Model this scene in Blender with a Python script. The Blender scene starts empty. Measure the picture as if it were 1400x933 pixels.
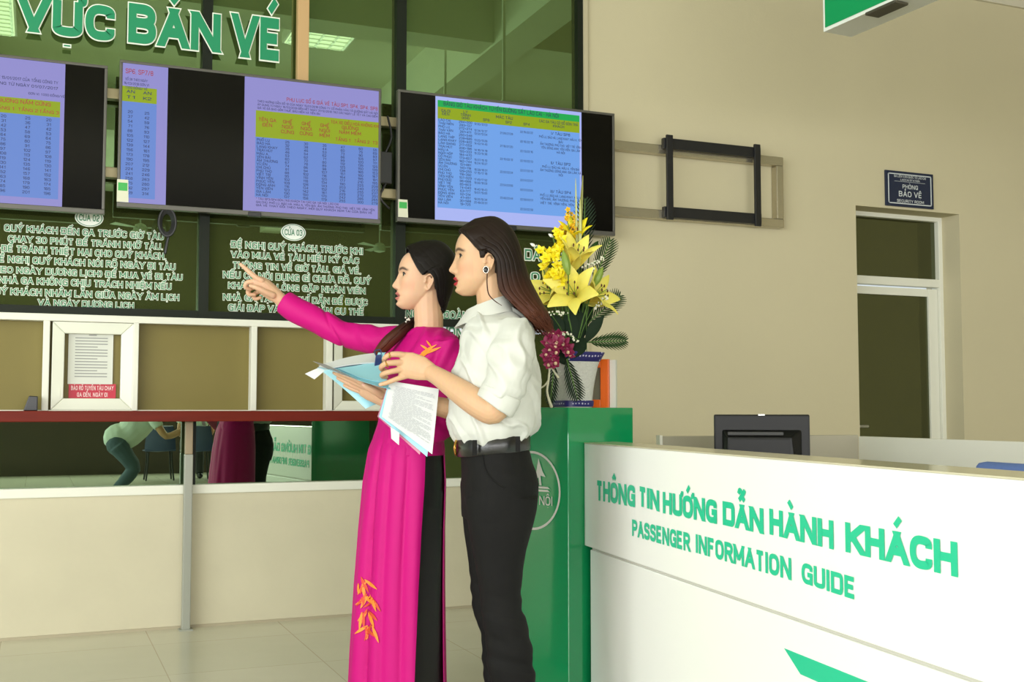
import bpy, bmesh, math, random, unicodedata
import numpy as np
from mathutils import Vector, Matrix, noise
from mathutils.bvhtree import BVHTree

# ------------------------------------------------------------------ camera, daylight, exposure
SC = bpy.context.scene
COL = SC.collection
PSI, PITCH, FPX, CAMH = math.radians(22.7), math.atan(95.5/1550), 1550.0, 1.0
WALL = 5.47                                   # the wall with the glass front stands at y = WALL
cam_d = bpy.data.cameras.new('camera')
cam_d.sensor_width = 36.0
cam_d.lens = FPX/1400*36.0
cam_d.clip_start = 0.05
CAM = bpy.data.objects.new('camera', cam_d); COL.objects.link(CAM)
CAM.location = (0, 0, CAMH)
CAM.rotation_euler = (math.pi/2+PITCH, 0, -PSI)
SC.camera = CAM
SC.view_settings.view_transform = 'Standard'
SC.view_settings.look = 'None'
SC.view_settings.gamma = 1.0
SC.view_settings.exposure = 0.0
SC.view_settings.use_curve_mapping = False
world = bpy.data.worlds.new('sky'); SC.world = world
world.use_nodes = True
world.node_tree.nodes['Background'].inputs[0].default_value = (0.86, 0.95, 1.0, 1)
world.node_tree.nodes['Background'].inputs[1].default_value = 0.9

def area_light(name, loc, target, sx, sy, power, color=(1, 1, 1)):
    d = bpy.data.lights.new(name, 'AREA'); d.shape = 'RECTANGLE'; d.size = sx; d.size_y = sy
    d.energy = power; d.color = color
    o = bpy.data.objects.new(name, d); COL.objects.link(o); o.location = loc
    o.rotation_euler = (Vector(target)-Vector(loc)).to_track_quat('-Z', 'Y').to_euler()
    return o
area_light('daylight_side_opening', (-6.8, -1.6, 2.1), (2.2, 2.4, 1.0), 8.0, 3.4, 660, (0.98, 1.0, 0.98))
area_light('rear_fill_lamp', (-0.6, -7.9, 1.72), (-0.6, 0, 1.72), 12.4, 1.1, 760, (1.0, 1.0, 0.98))   # added fill lamp for the wall, kept low so the glass barely mirrors it

# ------------------------------------------------------------------ pixel / world geometry
RV = Vector((math.cos(PSI), -math.sin(PSI), 0)); DV = Vector((math.sin(PSI), math.cos(PSI), 0)); ZV = Vector((0, 0, 1))
_F = DV*math.cos(PITCH)+ZV*math.sin(PITCH); _U = ZV*math.cos(PITCH)-DV*math.sin(PITCH)
def ray(px, py):
    return _F + RV*((px-700)/FPX) + _U*((466.5-py)/FPX)
def onplane(px, py, p0, n):
    d = ray(px, py); c = CAM.location; t = (Vector(p0)-c).dot(n)/d.dot(n)
    return c+d*t
def onwall(px, py, off=0.0):                  # point on the plane off metres in front of the glass wall
    return onplane(px, py, (0, WALL-off, 0), Vector((0, 1, 0)))
def atdepth(px, py, Z):                       # point at horizontal distance Z along the view
    return onplane(px, py, DV*Z, DV)
def hz(px, z, off=0.0):                       # wall point with pixel column px and height z (column taken at the horizon)
    p = onwall(px, 562, off); return Vector((p.x, p.y, z))

# ------------------------------------------------------------------ materials
def lin(c):
    return tuple(((v/255)/12.92 if v/255 <= .04045 else ((v/255+.055)/1.055)**2.4) for v in c)
MATS = {}
def mat(name, rgb, rough=0.5, metal=0.0, spec=0.5, var=0.0, scale=30.0, bump=0.0, bscale=None, stretch=(1, 1, 1), sss=0.0, coat=0.0, emit=0.0, sheen=0.0):
    if name in MATS: return MATS[name]
    m = bpy.data.materials.new(name); m.use_nodes = True
    nt = m.node_tree; b = nt.nodes['Principled BSDF']
    col = lin(rgb)+(1,)
    b.inputs['Base Color'].default_value = col
    b.inputs['Roughness'].default_value = rough
    b.inputs['Metallic'].default_value = metal
    b.inputs['Specular IOR Level'].default_value = spec
    if coat: b.inputs['Coat Weight'].default_value = coat; b.inputs['Coat Roughness'].default_value = 0.05
    if sheen: b.inputs['Sheen Weight'].default_value = sheen
    if sss:
        b.inputs['Subsurface Weight'].default_value = sss
        b.inputs['Subsurface Radius'].default_value = (1.0, .35, .18); b.inputs['Subsurface Scale'].default_value = 0.012
    if emit:
        b.inputs['Base Color'].default_value = (.01, .01, .012, 1)
        b.inputs['Emission Color'].default_value = col; b.inputs['Emission Strength'].default_value = emit
    if var or bump:
        tc = nt.nodes.new('ShaderNodeTexCoord'); mp = nt.nodes.new('ShaderNodeMapping')
        mp.inputs['Scale'].default_value = stretch
        nt.links.new(tc.outputs['Object'], mp.inputs['Vector'])
        n = nt.nodes.new('ShaderNodeTexNoise'); n.inputs['Scale'].default_value = scale; n.inputs['Detail'].default_value = 4
        nt.links.new(mp.outputs[0], n.inputs['Vector'])
        if var:
            mx = nt.nodes.new('ShaderNodeMix'); mx.data_type = 'RGBA'
            mx.inputs[6].default_value = tuple(min(1, v*(1-var)) for v in col[:3])+(1,)
            mx.inputs[7].default_value = tuple(min(1, v*(1+var)) for v in col[:3])+(1,)
            nt.links.new(n.outputs['Fac'], mx.inputs[0])
            if not emit: nt.links.new(mx.outputs[2], b.inputs['Base Color'])
            if emit: nt.links.new(mx.outputs[2], b.inputs['Emission Color'])
        if bump:
            n2 = n
            if bscale:
                n2 = nt.nodes.new('ShaderNodeTexNoise'); n2.inputs['Scale'].default_value = bscale
                nt.links.new(mp.outputs[0], n2.inputs['Vector'])
            bp = nt.nodes.new('ShaderNodeBump'); bp.inputs['Strength'].default_value = bump; bp.inputs['Distance'].default_value = 0.01
            nt.links.new(n2.outputs['Fac'], bp.inputs['Height']); nt.links.new(bp.outputs[0], b.inputs['Normal'])
    MATS[name] = m
    return m

def mirror_glass(name, refl, body, fac):      # coated glass: a coloured mirror over a dark body
    m = bpy.data.materials.new(name); m.use_nodes = True; nt = m.node_tree
    b = nt.nodes['Principled BSDF']; b.inputs['Base Color'].default_value = lin(body)+(1,); b.inputs['Roughness'].default_value = .3
    b.inputs['Specular IOR Level'].default_value = 0.0
    g = nt.nodes.new('ShaderNodeBsdfGlossy'); g.inputs['Roughness'].default_value = 0.004; g.inputs['Color'].default_value = lin(refl)+(1,)
    mx = nt.nodes.new('ShaderNodeMixShader'); mx.inputs[0].default_value = fac
    nt.links.new(b.outputs[0], mx.inputs[1]); nt.links.new(g.outputs[0], mx.inputs[2])
    nt.links.new(mx.outputs[0], nt.nodes['Material Output'].inputs[0])
    MATS[name] = m
    return m
def clear_sheet(name, tint, alpha):           # thin tinted plastic film
    m = bpy.data.materials.new(name); m.use_nodes = True; nt = m.node_tree
    b = nt.nodes['Principled BSDF']; b.inputs['Base Color'].default_value = lin(tint)+(1,); b.inputs['Roughness'].default_value = .25
    t = nt.nodes.new('ShaderNodeBsdfTransparent'); t.inputs[0].default_value = lin(tint)+(1,)
    mx = nt.nodes.new('ShaderNodeMixShader'); mx.inputs[0].default_value = alpha
    nt.links.new(t.outputs[0], mx.inputs[1]); nt.links.new(b.outputs[0], mx.inputs[2])
    nt.links.new(mx.outputs[0], nt.nodes['Material Output'].inputs[0])
    MATS[name] = m
    return m

# ------------------------------------------------------------------ mesh building
class MB:
    def __init__(s): s.v = []; s.f = []; s.m = []; s.mi = 0
    def add(s, V, F):
        o = len(s.v); s.v += [tuple(p) for p in V]; s.f += [tuple(i+o for i in f) for f in F]; s.m += [s.mi]*len(F)
        return s
    def box(s, lo, hi, M=None):
        x0, y0, z0 = lo; x1, y1, z1 = hi
        V = [(x0, y0, z0), (x1, y0, z0), (x1, y1, z0), (x0, y1, z0), (x0, y0, z1), (x1, y0, z1), (x1, y1, z1), (x0, y1, z1)]
        if M is not None: V = [M @ Vector(p) for p in V]
        return s.add(V, [(0, 3, 2, 1), (4, 5, 6, 7), (0, 1, 5, 4), (1, 2, 6, 5), (2, 3, 7, 6), (3, 0, 4, 7)])
    def hexa(s, c):                           # eight corners: bottom loop then top loop
        return s.add(c, [(0, 3, 2, 1), (4, 5, 6, 7), (0, 1, 5, 4), (1, 2, 6, 5), (2, 3, 7, 6), (3, 0, 4, 7)])
    def prism(s, poly, d):                    # flat polygon extruded along vector d
        n = len(poly); P = [Vector(p) for p in poly]; d = Vector(d)
        V = P+[p+d for p in P]
        return s.add(V, [tuple(reversed(range(n))), tuple(range(n, 2*n))]+[(i, (i+1) % n, (i+1) % n+n, i+n) for i in range(n)])
    def loft(s, rings, cap=True, closed=True):
        n = len(rings[0]); V = [p for r in rings for p in r]; F = []
        for k in range(len(rings)-1):
            for i in range(n if closed else n-1):
                j = (i+1) % n
                F.append((k*n+i, k*n+j, (k+1)*n+j, (k+1)*n+i))
        if cap and closed:
            F.append(tuple(reversed(range(n)))); F.append(tuple((len(rings)-1)*n+i for i in range(n)))
        return s.add(V, F)
    def tube(s, pts, rad, n=12, round_cap=True, sub=3, flat=1.0, up=None):
        P = [Vector(p) for p in pts]; R = list(rad) if hasattr(rad, '__len__') else [rad]*len(P)
        if sub > 1 and len(P) > 2: P, R = spline(P, R, sub)
        rings = []; T = []
        for i in range(len(P)):
            a = P[max(0, i-1)]; b = P[min(len(P)-1, i+1)]
            T.append((b-a).normalized())
        nrm = Vector(up) if up is not None else (Vector((0, 0, 1)) if abs(T[0].z) < .9 else Vector((1, 0, 0)))
        seq = []
        if round_cap:
            for q in (0.15, .45, .75): seq.append((P[0]-T[0]*R[0]*math.cos(q*math.pi/2), R[0]*math.sin(q*math.pi/2), T[0]))
        seq += [(P[i], R[i], T[i]) for i in range(len(P))]
        if round_cap:
            for q in (.75, .45, .15): seq.append((P[-1]+T[-1]*R[-1]*math.cos(q*math.pi/2), R[-1]*math.sin(q*math.pi/2), T[-1]))
        for c, r, t in seq:
            nrm = (nrm-t*nrm.dot(t)).normalized(); bi = t.cross(nrm)
            rings.append([c+nrm*(r*math.cos(2*math.pi*k/n)*flat)+bi*(r*math.sin(2*math.pi*k/n)) for k in range(n)])
        return s.loft(rings)
    def ball(s, c, r, n=12, k=8, M=None):
        c = Vector(c); r = Vector(r) if hasattr(r, '__len__') else Vector((r, r, r)); rings = []
        for i in range(k+1):
            a = -math.pi/2+math.pi*(i+.001)/(k+.002)
            q = [Vector((r.x*math.cos(a)*math.cos(2*math.pi*j/n), r.y*math.cos(a)*math.sin(2*math.pi*j/n), r.z*math.sin(a))) for j in range(n)]
            rings.append([c+(M @ p if M else p) for p in q])
        return s.loft(rings)
    def lathe(s, prof, c=(0, 0, 0), n=24):
        c = Vector(c)
        return s.loft([[c+Vector((r*math.cos(2*math.pi*k/n), r*math.sin(2*math.pi*k/n), z)) for k in range(n)] for r, z in prof])
    def grid(s, G):
        r, c = len(G), len(G[0])
        return s.add([p for row in G for p in row], [(i*c+j, i*c+j+1, (i+1)*c+j+1, (i+1)*c+j) for i in range(r-1) for j in range(c-1)])
    def sheet(s, G, th, nrm=None):            # a grid surface with thickness
        r, c = len(G), len(G[0]); G = [[Vector(p) for p in row] for row in G]; B = []
        for i in range(r):
            row = []
            for j in range(c):
                a = G[min(r-1, i+1)][j]-G[max(0, i-1)][j]; b = G[i][min(c-1, j+1)]-G[i][max(0, j-1)]
                q = a.cross(b); q = q.normalized() if q.length > 1e-12 else Vector((0, 0, 1))
                row.append(G[i][j]+q*th)
            B.append(row)
        o = r*c; V = [p for row in G for p in row]+[p for row in B for p in row]; F = []
        for i in range(r-1):
            for j in range(c-1):
                a, b, d, e = i*c+j, i*c+j+1, (i+1)*c+j+1, (i+1)*c+j
                F += [(e, d, b, a), (a+o, b+o, d+o, e+o)]
        ring = [j for j in range(c)]+[i*c+c-1 for i in range(1, r)]+[(r-1)*c+j for j in range(c-2, -1, -1)]+[i*c for i in range(r-2, 0, -1)]
        for k in range(len(ring)):
            a, b = ring[k], ring[(k+1) % len(ring)]; F.append((a, b, b+o, a+o))
        return s.add(V, F)
    def build(s, name, mats, parent=None, smooth=False, bevel=0.0, seg=2, angle=40):
        me = bpy.data.meshes.new(name); me.from_pydata(s.v, [], s.f)
        for m in (mats if isinstance(mats, (list, tuple)) else [mats]): me.materials.append(m)
        me.polygons.foreach_set('material_index', s.m)
        bm = bmesh.new(); bm.from_mesh(me); bmesh.ops.recalc_face_normals(bm, faces=bm.faces)
        if bevel:
            eg = [e for e in bm.edges if len(e.link_faces) == 2 and e.calc_face_angle(0) > .6]
            bmesh.ops.bevel(bm, geom=eg, offset=bevel, segments=seg, affect='EDGES', profile=.6)
        bm.to_mesh(me); bm.free()
        if smooth:
            me.polygons.foreach_set('use_smooth', [True]*len(me.polygons))
            if angle < 180: me.set_sharp_from_angle(angle=math.radians(angle))
        o = bpy.data.objects.new(name, me); COL.objects.link(o)
        if parent is not None: o.parent = parent
        return o

def spline(P, R, sub):
    Q, S = [], []
    for i in range(len(P)-1):
        a, b, c, d = P[max(0, i-1)], P[i], P[i+1], P[min(len(P)-1, i+2)]
        ra, rb, rc, rd = R[max(0, i-1)], R[i], R[i+1], R[min(len(P)-1, i+2)]
        for k in range(sub):
            t = k/sub
            h = lambda p, q, r, s: .5*((2*q)+(r-p)*t+(2*p-5*q+4*r-s)*t*t+(3*q-p-3*r+s)*t*t*t)
            Q.append(h(a, b, c, d)); S.append(h(ra, rb, rc, rd))
    Q.append(P[-1]); S.append(R[-1])
    return Q, S
def interp(x, xs, ys):
    return float(np.interp(x, xs, ys))

def tag(o, label=None, cat=None, group=None, kind=None):
    if label: o['label'] = label
    if cat: o['category'] = cat
    if group: o['group'] = group
    if kind: o['kind'] = kind
    return o
def thing(name, label, cat, loc=(0, 0, 0), rz=0.0, group=None):
    o = bpy.data.objects.new(name, None); COL.objects.link(o); o.empty_display_size = .1
    o.location = loc; o.rotation_euler = (0, 0, rz)
    return tag(o, label, cat, group)
def struct(o): o['kind'] = 'structure'; return o
def rel(o, base):                             # move mesh data of a child so that it sits under its thing
    base = Vector(base)
    for v in o.data.vertices: v.co = v.co-base
    return o
def copy_thing(o, loc, rz, label=None):
    r = o.copy(); COL.objects.link(r); r.location = loc; r.rotation_euler = (0, 0, rz)
    if label: r['label'] = label
    for ch in list(o.children):
        c = ch.copy(); COL.objects.link(c); c.parent = r
        for g in list(ch.children):
            d = g.copy(); COL.objects.link(d); d.parent = c
    return r

# ------------------------------------------------------------------ sign lettering (single-stroke letters given a width)
GL = {
'A': (.72, '0,0 .5,1 1,0|.2,.33 .8,.33'), 'B': (.64, '0,0 0,1|~0,1 .96,1 .96,.53 0,.53|~0,.53 1,.53 1,0 0,0'),
'C': (.66, '~1,.7 1,1 0,1 0,0 1,0 1,.3'), 'D': (.68, '0,0 0,1|~0,1 .55,1 1,1 1,.5 1,0 .55,0 0,0'), 'E': (.58, '1,1 0,1 0,0 1,0|0,.52 .88,.52'),
'F': (.55, '1,1 0,1 0,0|0,.52 .85,.52'), 'G': (.68, '~1,.7 1,1 0,1 0,0 1,0 1,.35|1,0 1,.46 .55,.46'), 'H': (.66, '0,0 0,1|1,0 1,1|0,.52 1,.52'),
'I': (.02, '.5,0 .5,1'), 'J': (.5, '~1,1 1,.3 1,0 0,0 0,.3'), 'K': (.66, '0,0 0,1|1,1 .08,.45|.3,.6 1,0'), 'L': (.54, '0,1 0,0 1,0'),
'M': (.82, '0,0 0,1 .5,.2 1,1 1,0'), 'N': (.74, '0,0 0,1|.1,1 .9,0|1,0 1,1'), 'O': (.68, '~0,.5 0,1 1,1 1,0 0,0 0,.5'), 'P': (.62, '0,0 0,1|~0,1 1,1 1,.45 0,.45'),
'Q': (.68, '~0,.5 0,1 1,1 1,0 0,0 0,.5|.6,.25 1.05,-.08'), 'R': (.64, '0,0 0,1|~0,1 1,1 1,.48 0,.48|.5,.48 1,0'),
'S': (.62, '~.97,.72 .97,1 0,1 0,.56 1,.48 1,0 0,0 0,.27'), 'T': (.6, '0,1 1,1|.5,1 .5,0'), 'U': (.66, '~0,1 0,.3 0,0 1,0 1,.3 1,1'),
'V': (.7, '0,1 .5,0 1,1'), 'W': (1.0, '0,1 .25,0 .5,.9 .75,0 1,1'), 'X': (.68, '0,0 1,1|0,1 1,0'), 'Y': (.68, '0,1 .5,.45 1,1|.5,.45 .5,0'),
'Z': (.62, '0,1 1,1 0,0 1,0'), '0': (.6, '~0,.5 0,1 1,1 1,0 0,0 0,.5'), '1': (.3, '0,.75 1,1 1,0'), '2': (.58, '~0,.72 0,1 1,1 1,.55 0,.2 0,0|0,0 1,0'),
'3': (.58, '~0,.8 0,1 1,1 1,.53 .4,.53|~.4,.53 1,.53 1,0 0,0 0,.2'), '4': (.62, '1,.28 0,.28 .75,1 .75,0'), '5': (.58, '1,1 .1,1 .05,.55|~.05,.55 1,.65 1,0 0,0 0,.2'),
'6': (.6, '~1,.85 1,1 0,1 0,0 1,0 1,.55 0,.55 0,.3'), '7': (.56, '0,1 1,1 .3,0'), '8': (.58, '~.5,.53 .05,.53 .05,1 .95,1 .95,.53 .5,.53|~.5,.53 0,.53 0,0 1,0 1,.53 .5,.53'),
'9': (.6, '~0,.15 0,0 1,0 1,1 0,1 0,.45 1,.45 1,.7'), '.': (.02, '.5,0 .5,.02'), ',': (.06, '.6,.03 .3,-.16'), ':': (.02, '.5,.1 .5,.14|.5,.6 .5,.64'),
'-': (.3, '0,.45 1,.45'), '/': (.4, '0,0 1,1'), '(': (.2, '~1,1.05 0,.8 0,.2 1,-.05'), ')': (.2, '~0,1.05 1,.8 1,.2 0,-.05'), '*': (.3, '0,.8 1,.8|.5,1 .5,.6'), '+': (.5, '0,.5 1,.5|.5,.8 .5,.2'),
}
MARK = {'\u0301': '-.07,1.10 .17,1.36', '\u0300': '.07,1.10 -.17,1.36', '\u0302': '-.2,1.1 0,1.28 .2,1.1', '\u0306': '~-.2,1.28 -.16,1.1 .16,1.1 .2,1.28',
        '\u0303': '~-.24,1.12 -.14,1.32 .1,1.08 .24,1.3', '\u0309': '~-.1,1.34 .14,1.4 .12,1.22 0,1.2 0,1.1', '\u0323': '0,-.24 0,-.2', '\u031b': '~-.02,.98 .14,.98 .16,1.06 .16,1.16'}
def _chaikin(P, it=3):
    for _ in range(it):
        Q = [P[0]]
        for a, b in zip(P[:-1], P[1:]):
            Q.append((a[0]*.75+b[0]*.25, a[1]*.75+b[1]*.25)); Q.append((a[0]*.25+b[0]*.75, a[1]*.25+b[1]*.75))
        P = Q+[P[-1]]
    return P
def _strokes(src, it):
    out = []
    for st in src.split('|'):
        sm = st.startswith('~'); P = [tuple(map(float, p.split(','))) for p in st.lstrip('~').split()]
        out.append((_chaikin(P, it) if sm else P))
    return out
def _split(P):                                # break a centre line at its sharp corners
    out = []; cur = [P[0]]
    for i in range(1, len(P)):
        cur.append(P[i])
        if i < len(P)-1:
            a = (P[i][0]-P[i-1][0], P[i][1]-P[i-1][1]); b = (P[i+1][0]-P[i][0], P[i+1][1]-P[i][1])
            if a[0]*b[0]+a[1]*b[1] < -.12*math.hypot(*a)*math.hypot(*b): out.append(cur); cur = [P[i]]
    return out+[cur]
def layout(text, wt=.16, gap=.16, space=.42, it=3):   # (stroke, kind) in cap-height units, and the advance width
    x = 0.0; out = []
    for ch in unicodedata.normalize('NFC', text).upper():
        if ch == ' ': x += space; continue
        dec = unicodedata.normalize('NFD', ch); base = dec[0]; marks = dec[1:]
        bar = base == '\u0110'
        if bar: base = 'D'
        if base not in GL: x += space; continue
        w, src = GL[base]
        x0 = x+wt/2
        for st in src.split('|'):
            for P in _strokes(st, it):
                Q = [(x0+p[0]*w, wt/2+p[1]*(1-wt)) for p in P]
                out += [(Q, 'b')] if st.startswith('~') else [(q, 'b') for q in _split(Q)]
        if bar: out.append(([(x0-wt*.5-.10, .5), (x0+.26, .5)], 'm'))
        up = max(0, wt-.16)*.55; cx = x0+w/2; have = False
        for mk in sorted(marks, key=lambda c: {'\u0302': 0, '\u0306': 0, '\u031b': 0}.get(c, 1)):
            ox, oy = cx, up
            if mk == '\u031b': ox, oy = x0+w, 0
            if mk == '\u0323': oy = -up
            if have and mk in '\u0301\u0300\u0309': ox, oy = cx+.22, up+.12
            if have and mk == '\u0303': oy = up+.24
            for P in _strokes(MARK[mk], it): out.append(([(ox+p[0], oy+p[1]) for p in P], 'm'))
            if mk in '\u0302\u0306': have = True
        x = x0+w+wt/2+gap
    return out, x-gap
def ribbon(P, hw, ext=0.0, cut=None):         # centre line -> quads with mitred joins; cut = (low, high, base inset)
    P = [Vector((p[0], p[1])) for p in P]; n = len(P)
    closed = n > 3 and (P[0]-P[-1]).length < 1e-6
    if ext and not closed:
        P[0] = P[0]+(P[0]-P[1]).normalized()*ext; P[-1] = P[-1]+(P[-1]-P[-2]).normalized()*ext
    L, Rr = [], []
    for i in range(n):
        a = (P[i]-P[i-1]).normalized() if i else None; b = (P[i+1]-P[i]).normalized() if i < n-1 else None
        if closed and i == 0: a = (P[-1]-P[-2]).normalized()
        if closed and i == n-1: b = (P[1]-P[0]).normalized()
        a = a if a is not None else b; b = b if b is not None else a
        t = (a+b); t = t.normalized() if t.length > 1e-6 else a
        nn = Vector((-t.y, t.x)); k = min(1.5, 1/max(.3, nn.dot(Vector((-a.y, a.x)))))
        L.append(P[i]+nn*hw*k); Rr.append(P[i]-nn*hw*k)
    if cut and not closed:                     # upright and slanting strokes end level with the cap or base line
        for e, q in ((0, 1), (-1, -2)):
            d = (P[e]-P[q]).normalized()
            if abs(d.y) < .45: continue
            y0 = P[e].y-d.y*ext
            tgt = cut[1] if abs(y0-(1-cut[2])) < .004 and d.y > 0 else cut[0] if abs(y0-cut[2]) < .004 and d.y < 0 else None
            if tgt is None: continue
            for arr in (L, Rr): arr[e] = arr[e]+d*((tgt-arr[e].y)/d.y)
    return L, Rr
def text_into(mb, text, org, ex, ey, nrm, height, width=None, wt=.16, gap=.16, align='l', off=.002, outline=0.0, om=1, it=3, fm=0, space=.42):
    """strokes on the plane org + ex*x + ey*y, raised off along nrm; width fits the whole line"""
    S, adv = layout(text, wt, gap, space, it); ex, ey, nrm, org = Vector(ex), Vector(ey), Vector(nrm), Vector(org)
    sx = (width/adv) if width else height
    x0 = {'l': 0, 'c': -adv*sx/2, 'r': -adv*sx}[align]
    for lay in ((1, 0) if outline else (0,)):
        mb.mi = om if lay else fm
        for q, (P, kd) in enumerate(S):
            o_ = outline if lay else 0.0
            L, Rr = ribbon(P, wt/2*(1 if kd == 'b' else .78)+o_, o_, (-o_, 1+o_, wt/2) if kd == 'b' else None)
            d = off*(.5 if lay else 1)+(q % 12)*3e-5
            f = lambda p: org+ex*(x0+p.x*sx)+ey*(p.y*height)+nrm*d
            V = [f(p) for p in L]+[f(p) for p in Rr]; n = len(L)
            mb.add(V, [(i, i+1, n+i+1, n+i) for i in range(n-1)])
    mb.mi = 0
    return adv*sx

# ------------------------------------------------------------------ the hall
CEIL = 4.5
X0, X1, YB = -7.2, 10.5, -8.0
WX = lambda px: hz(px, 1).x
def tile_floor():
    m = bpy.data.materials.new('floor_tiles'); m.use_nodes = True; nt = m.node_tree; b = nt.nodes['Principled BSDF']
    tc = nt.nodes.new('ShaderNodeTexCoord'); mp = nt.nodes.new('ShaderNodeMapping'); mp.inputs['Rotation'].default_value = (0, 0, 0)
    mp.inputs['Location'].default_value = (.12, .27, 0)
    nt.links.new(tc.outputs['Object'], mp.inputs[0])
    br = nt.nodes.new('ShaderNodeTexBrick'); br.offset = 0; br.inputs['Scale'].default_value = 1.0
    br.inputs['Brick Width'].default_value = .6; br.inputs['Row Height'].default_value = .6; br.inputs['Mortar Size'].default_value = .0022
    br.inputs['Color1'].default_value = lin((206, 204, 184))+(1,); br.inputs['Color2'].default_value = lin((210, 208, 190))+(1,); br.inputs['Mortar'].default_value = lin((184, 176, 154))+(1,)
    nt.links.new(mp.outputs[0], br.inputs['Vector'])
    n = nt.nodes.new('ShaderNodeTexNoise'); n.inputs['Scale'].default_value = 3.0; n.inputs['Detail'].default_value = 6; nt.links.new(mp.outputs[0], n.inputs['Vector'])
    mx = nt.nodes.new('ShaderNodeMix'); mx.data_type = 'RGBA'; mx.blend_type = 'MULTIPLY'; mx.inputs[0].default_value = .25
    cr = nt.nodes.new('ShaderNodeValToRGB'); cr.color_ramp.elements[0].position = .35; cr.color_ramp.elements[0].color = (.8, .79, .75, 1); cr.color_ramp.elements[1].position = .65
    nt.links.new(n.outputs['Fac'], cr.inputs[0]); nt.links.new(br.outputs['Color'], mx.inputs[6]); nt.links.new(cr.outputs[0], mx.inputs[7]); nt.links.new(mx.outputs[2], b.inputs['Base Color'])
    b.inputs['Roughness'].default_value = .16; b.inputs['Specular IOR Level'].default_value = .45
    return m
M_WALL = mat('beige_plaster', (200, 191, 159), .85, var=.05, scale=1.2, bump=.05, bscale=60)
M_SILLWALL = mat('cream_plaster', (200, 193, 167), .8, var=.075, scale=4.0, bump=.06, bscale=40)
M_CEIL = mat('ceiling_paint', (226, 226, 208), .9, var=.03, scale=2)
M_WHITE = mat('white_aluminium', (226, 226, 212), .45, var=.02, scale=8)
M_MULL = mat('dark_green_mullion', (24, 30, 20), .5, spec=.2)
M_GLASS = mirror_glass('green_coated_glass', (148, 182, 138), (74, 82, 42), .52)
M_GLASSLOW = mirror_glass('dark_coated_glass', (186, 210, 180), (16, 22, 13), .62)
M_TAN = mat('tan_backed_glass', (124, 113, 62), .45, spec=.2, var=.05, scale=3)
M_HALLBACK = mat('brown_stone_cladding', (62, 52, 38), .7, var=.25, scale=2.5)
struct(MB().box((X0, YB, -.1), (X1, WALL+.6, 0)).build('floor', tile_floor()))
cb = MB().box((X0, YB, CEIL), (X1, WALL+.6, CEIL+.12))
struct(cb.build('ceiling', M_CEIL))
def beam(name, lo, hi): struct(MB().box(lo, hi).build(name, M_CEIL))
struct(MB().box((X0, YB-.15, 0), (X1, YB, CEIL)).build('wall_rear', M_HALLBACK))
struct(MB().box((X1, YB, 0), (X1+.15, WALL+.6, CEIL)).build('wall_right', M_WALL))
# the beige wall with the door opening, and the sill wall below the glass
DXL, DXR = onwall(1173, 450).x, onwall(1315, 450).x
DTOP = onwall(1240, 287).z
GX1 = WX(801)
TH = .30
wb = MB(); wb.box((GX1, WALL, 0), (DXL, WALL+TH, CEIL)); wb.box((DXR, WALL, 0), (X1, WALL+TH, CEIL)); wb.box((DXL, WALL, DTOP), (DXR, WALL+TH, CEIL))
struct(wb.build('wall_back', M_WALL))
SILL = .615
ws = MB(); ws.box((X0, WALL, 0), (GX1, WALL+.2, SILL)); struct(ws.build('wall_sill', M_SILLWALL))
struct(MB().box((X0, WALL-.012, SILL), (GX1, WALL+.1, SILL+.042)).build('trim_1', M_WHITE, bevel=.004))
struct(MB().box((X0, WALL-.008, 0), (GX1, WALL, .012)).build('baseboard_back', mat('grey_skirting', (170, 160, 135), .6)))
struct(MB().box((GX1-.012, WALL-.015, SILL), (GX1+.014, WALL+.05, CEIL)).build('trim_2', mat('beige_metal_edge', (190, 180, 150), .5)))
tz = onwall(1385, 4).z
struct(MB().box((onwall(1290, 6).x, WALL-.02, tz-.03), (X1, WALL+.01, tz+.05)).build('trim_3', mat('pale_cornice', (206, 200, 180), .7)))
struct(MB().box((onwall(1372, 6).x, WALL-.04, tz+.035), (X1, WALL-.018, tz+.09)).build('trim_4', mat('orange_cornice_strip', (196, 120, 40), .6)))
# glass front: panes and mullions
ZB, ZT = 1.437, CEIL
gy = WALL+.03
xa, xb, xc = X0, WX(276), WX(545)
def pane(name, x0, x1, z0, z1, m, y=gy): struct(MB().box((x0, y, z0), (x1, y+.01, z1)).build(name, m))
pane('window_1', xa, xb-.02, ZB+.03, ZT, M_GLASS); pane('window_2', xb+.02, xc-.02, ZB+.03, ZT, M_GLASS)
pane('window_3', xc+.02, GX1-.02, ZB+.03, ZT, M_GLASS); pane('window_4', xc+.02, GX1-.02, SILL+.04, ZB-.03, M_GLASS)
pane('window_5', xa, WX(262)-.0, SILL+.042, .965, M_GLASSLOW); pane('window_6', WX(262), xc-.02, SILL+.042, .965, M_GLASSLOW)
mm = MB()
for px, w in ((275, .023), (545, .026)):
    x = WX(px); mm.box((x-w, WALL-.0145, ZB+.001), (x+w, WALL+.051, ZT))
mm.box((GX1-.045, WALL-.008, SILL+.04), (GX1-.012, WALL+.05, ZT))
mm.box((X0, WALL-.012, ZB-.006), (GX1, WALL+.05, ZB+.032))
mm.box((xc-.02, WALL-.01, SILL+.04), (xc+.02, WALL+.05, ZB)); mm.box((WX(262)-.004, WALL+.0, SILL+.04), (WX(262)+.022, WALL+.05, .965))
struct(mm.build('window_frame', M_MULL))
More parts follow.
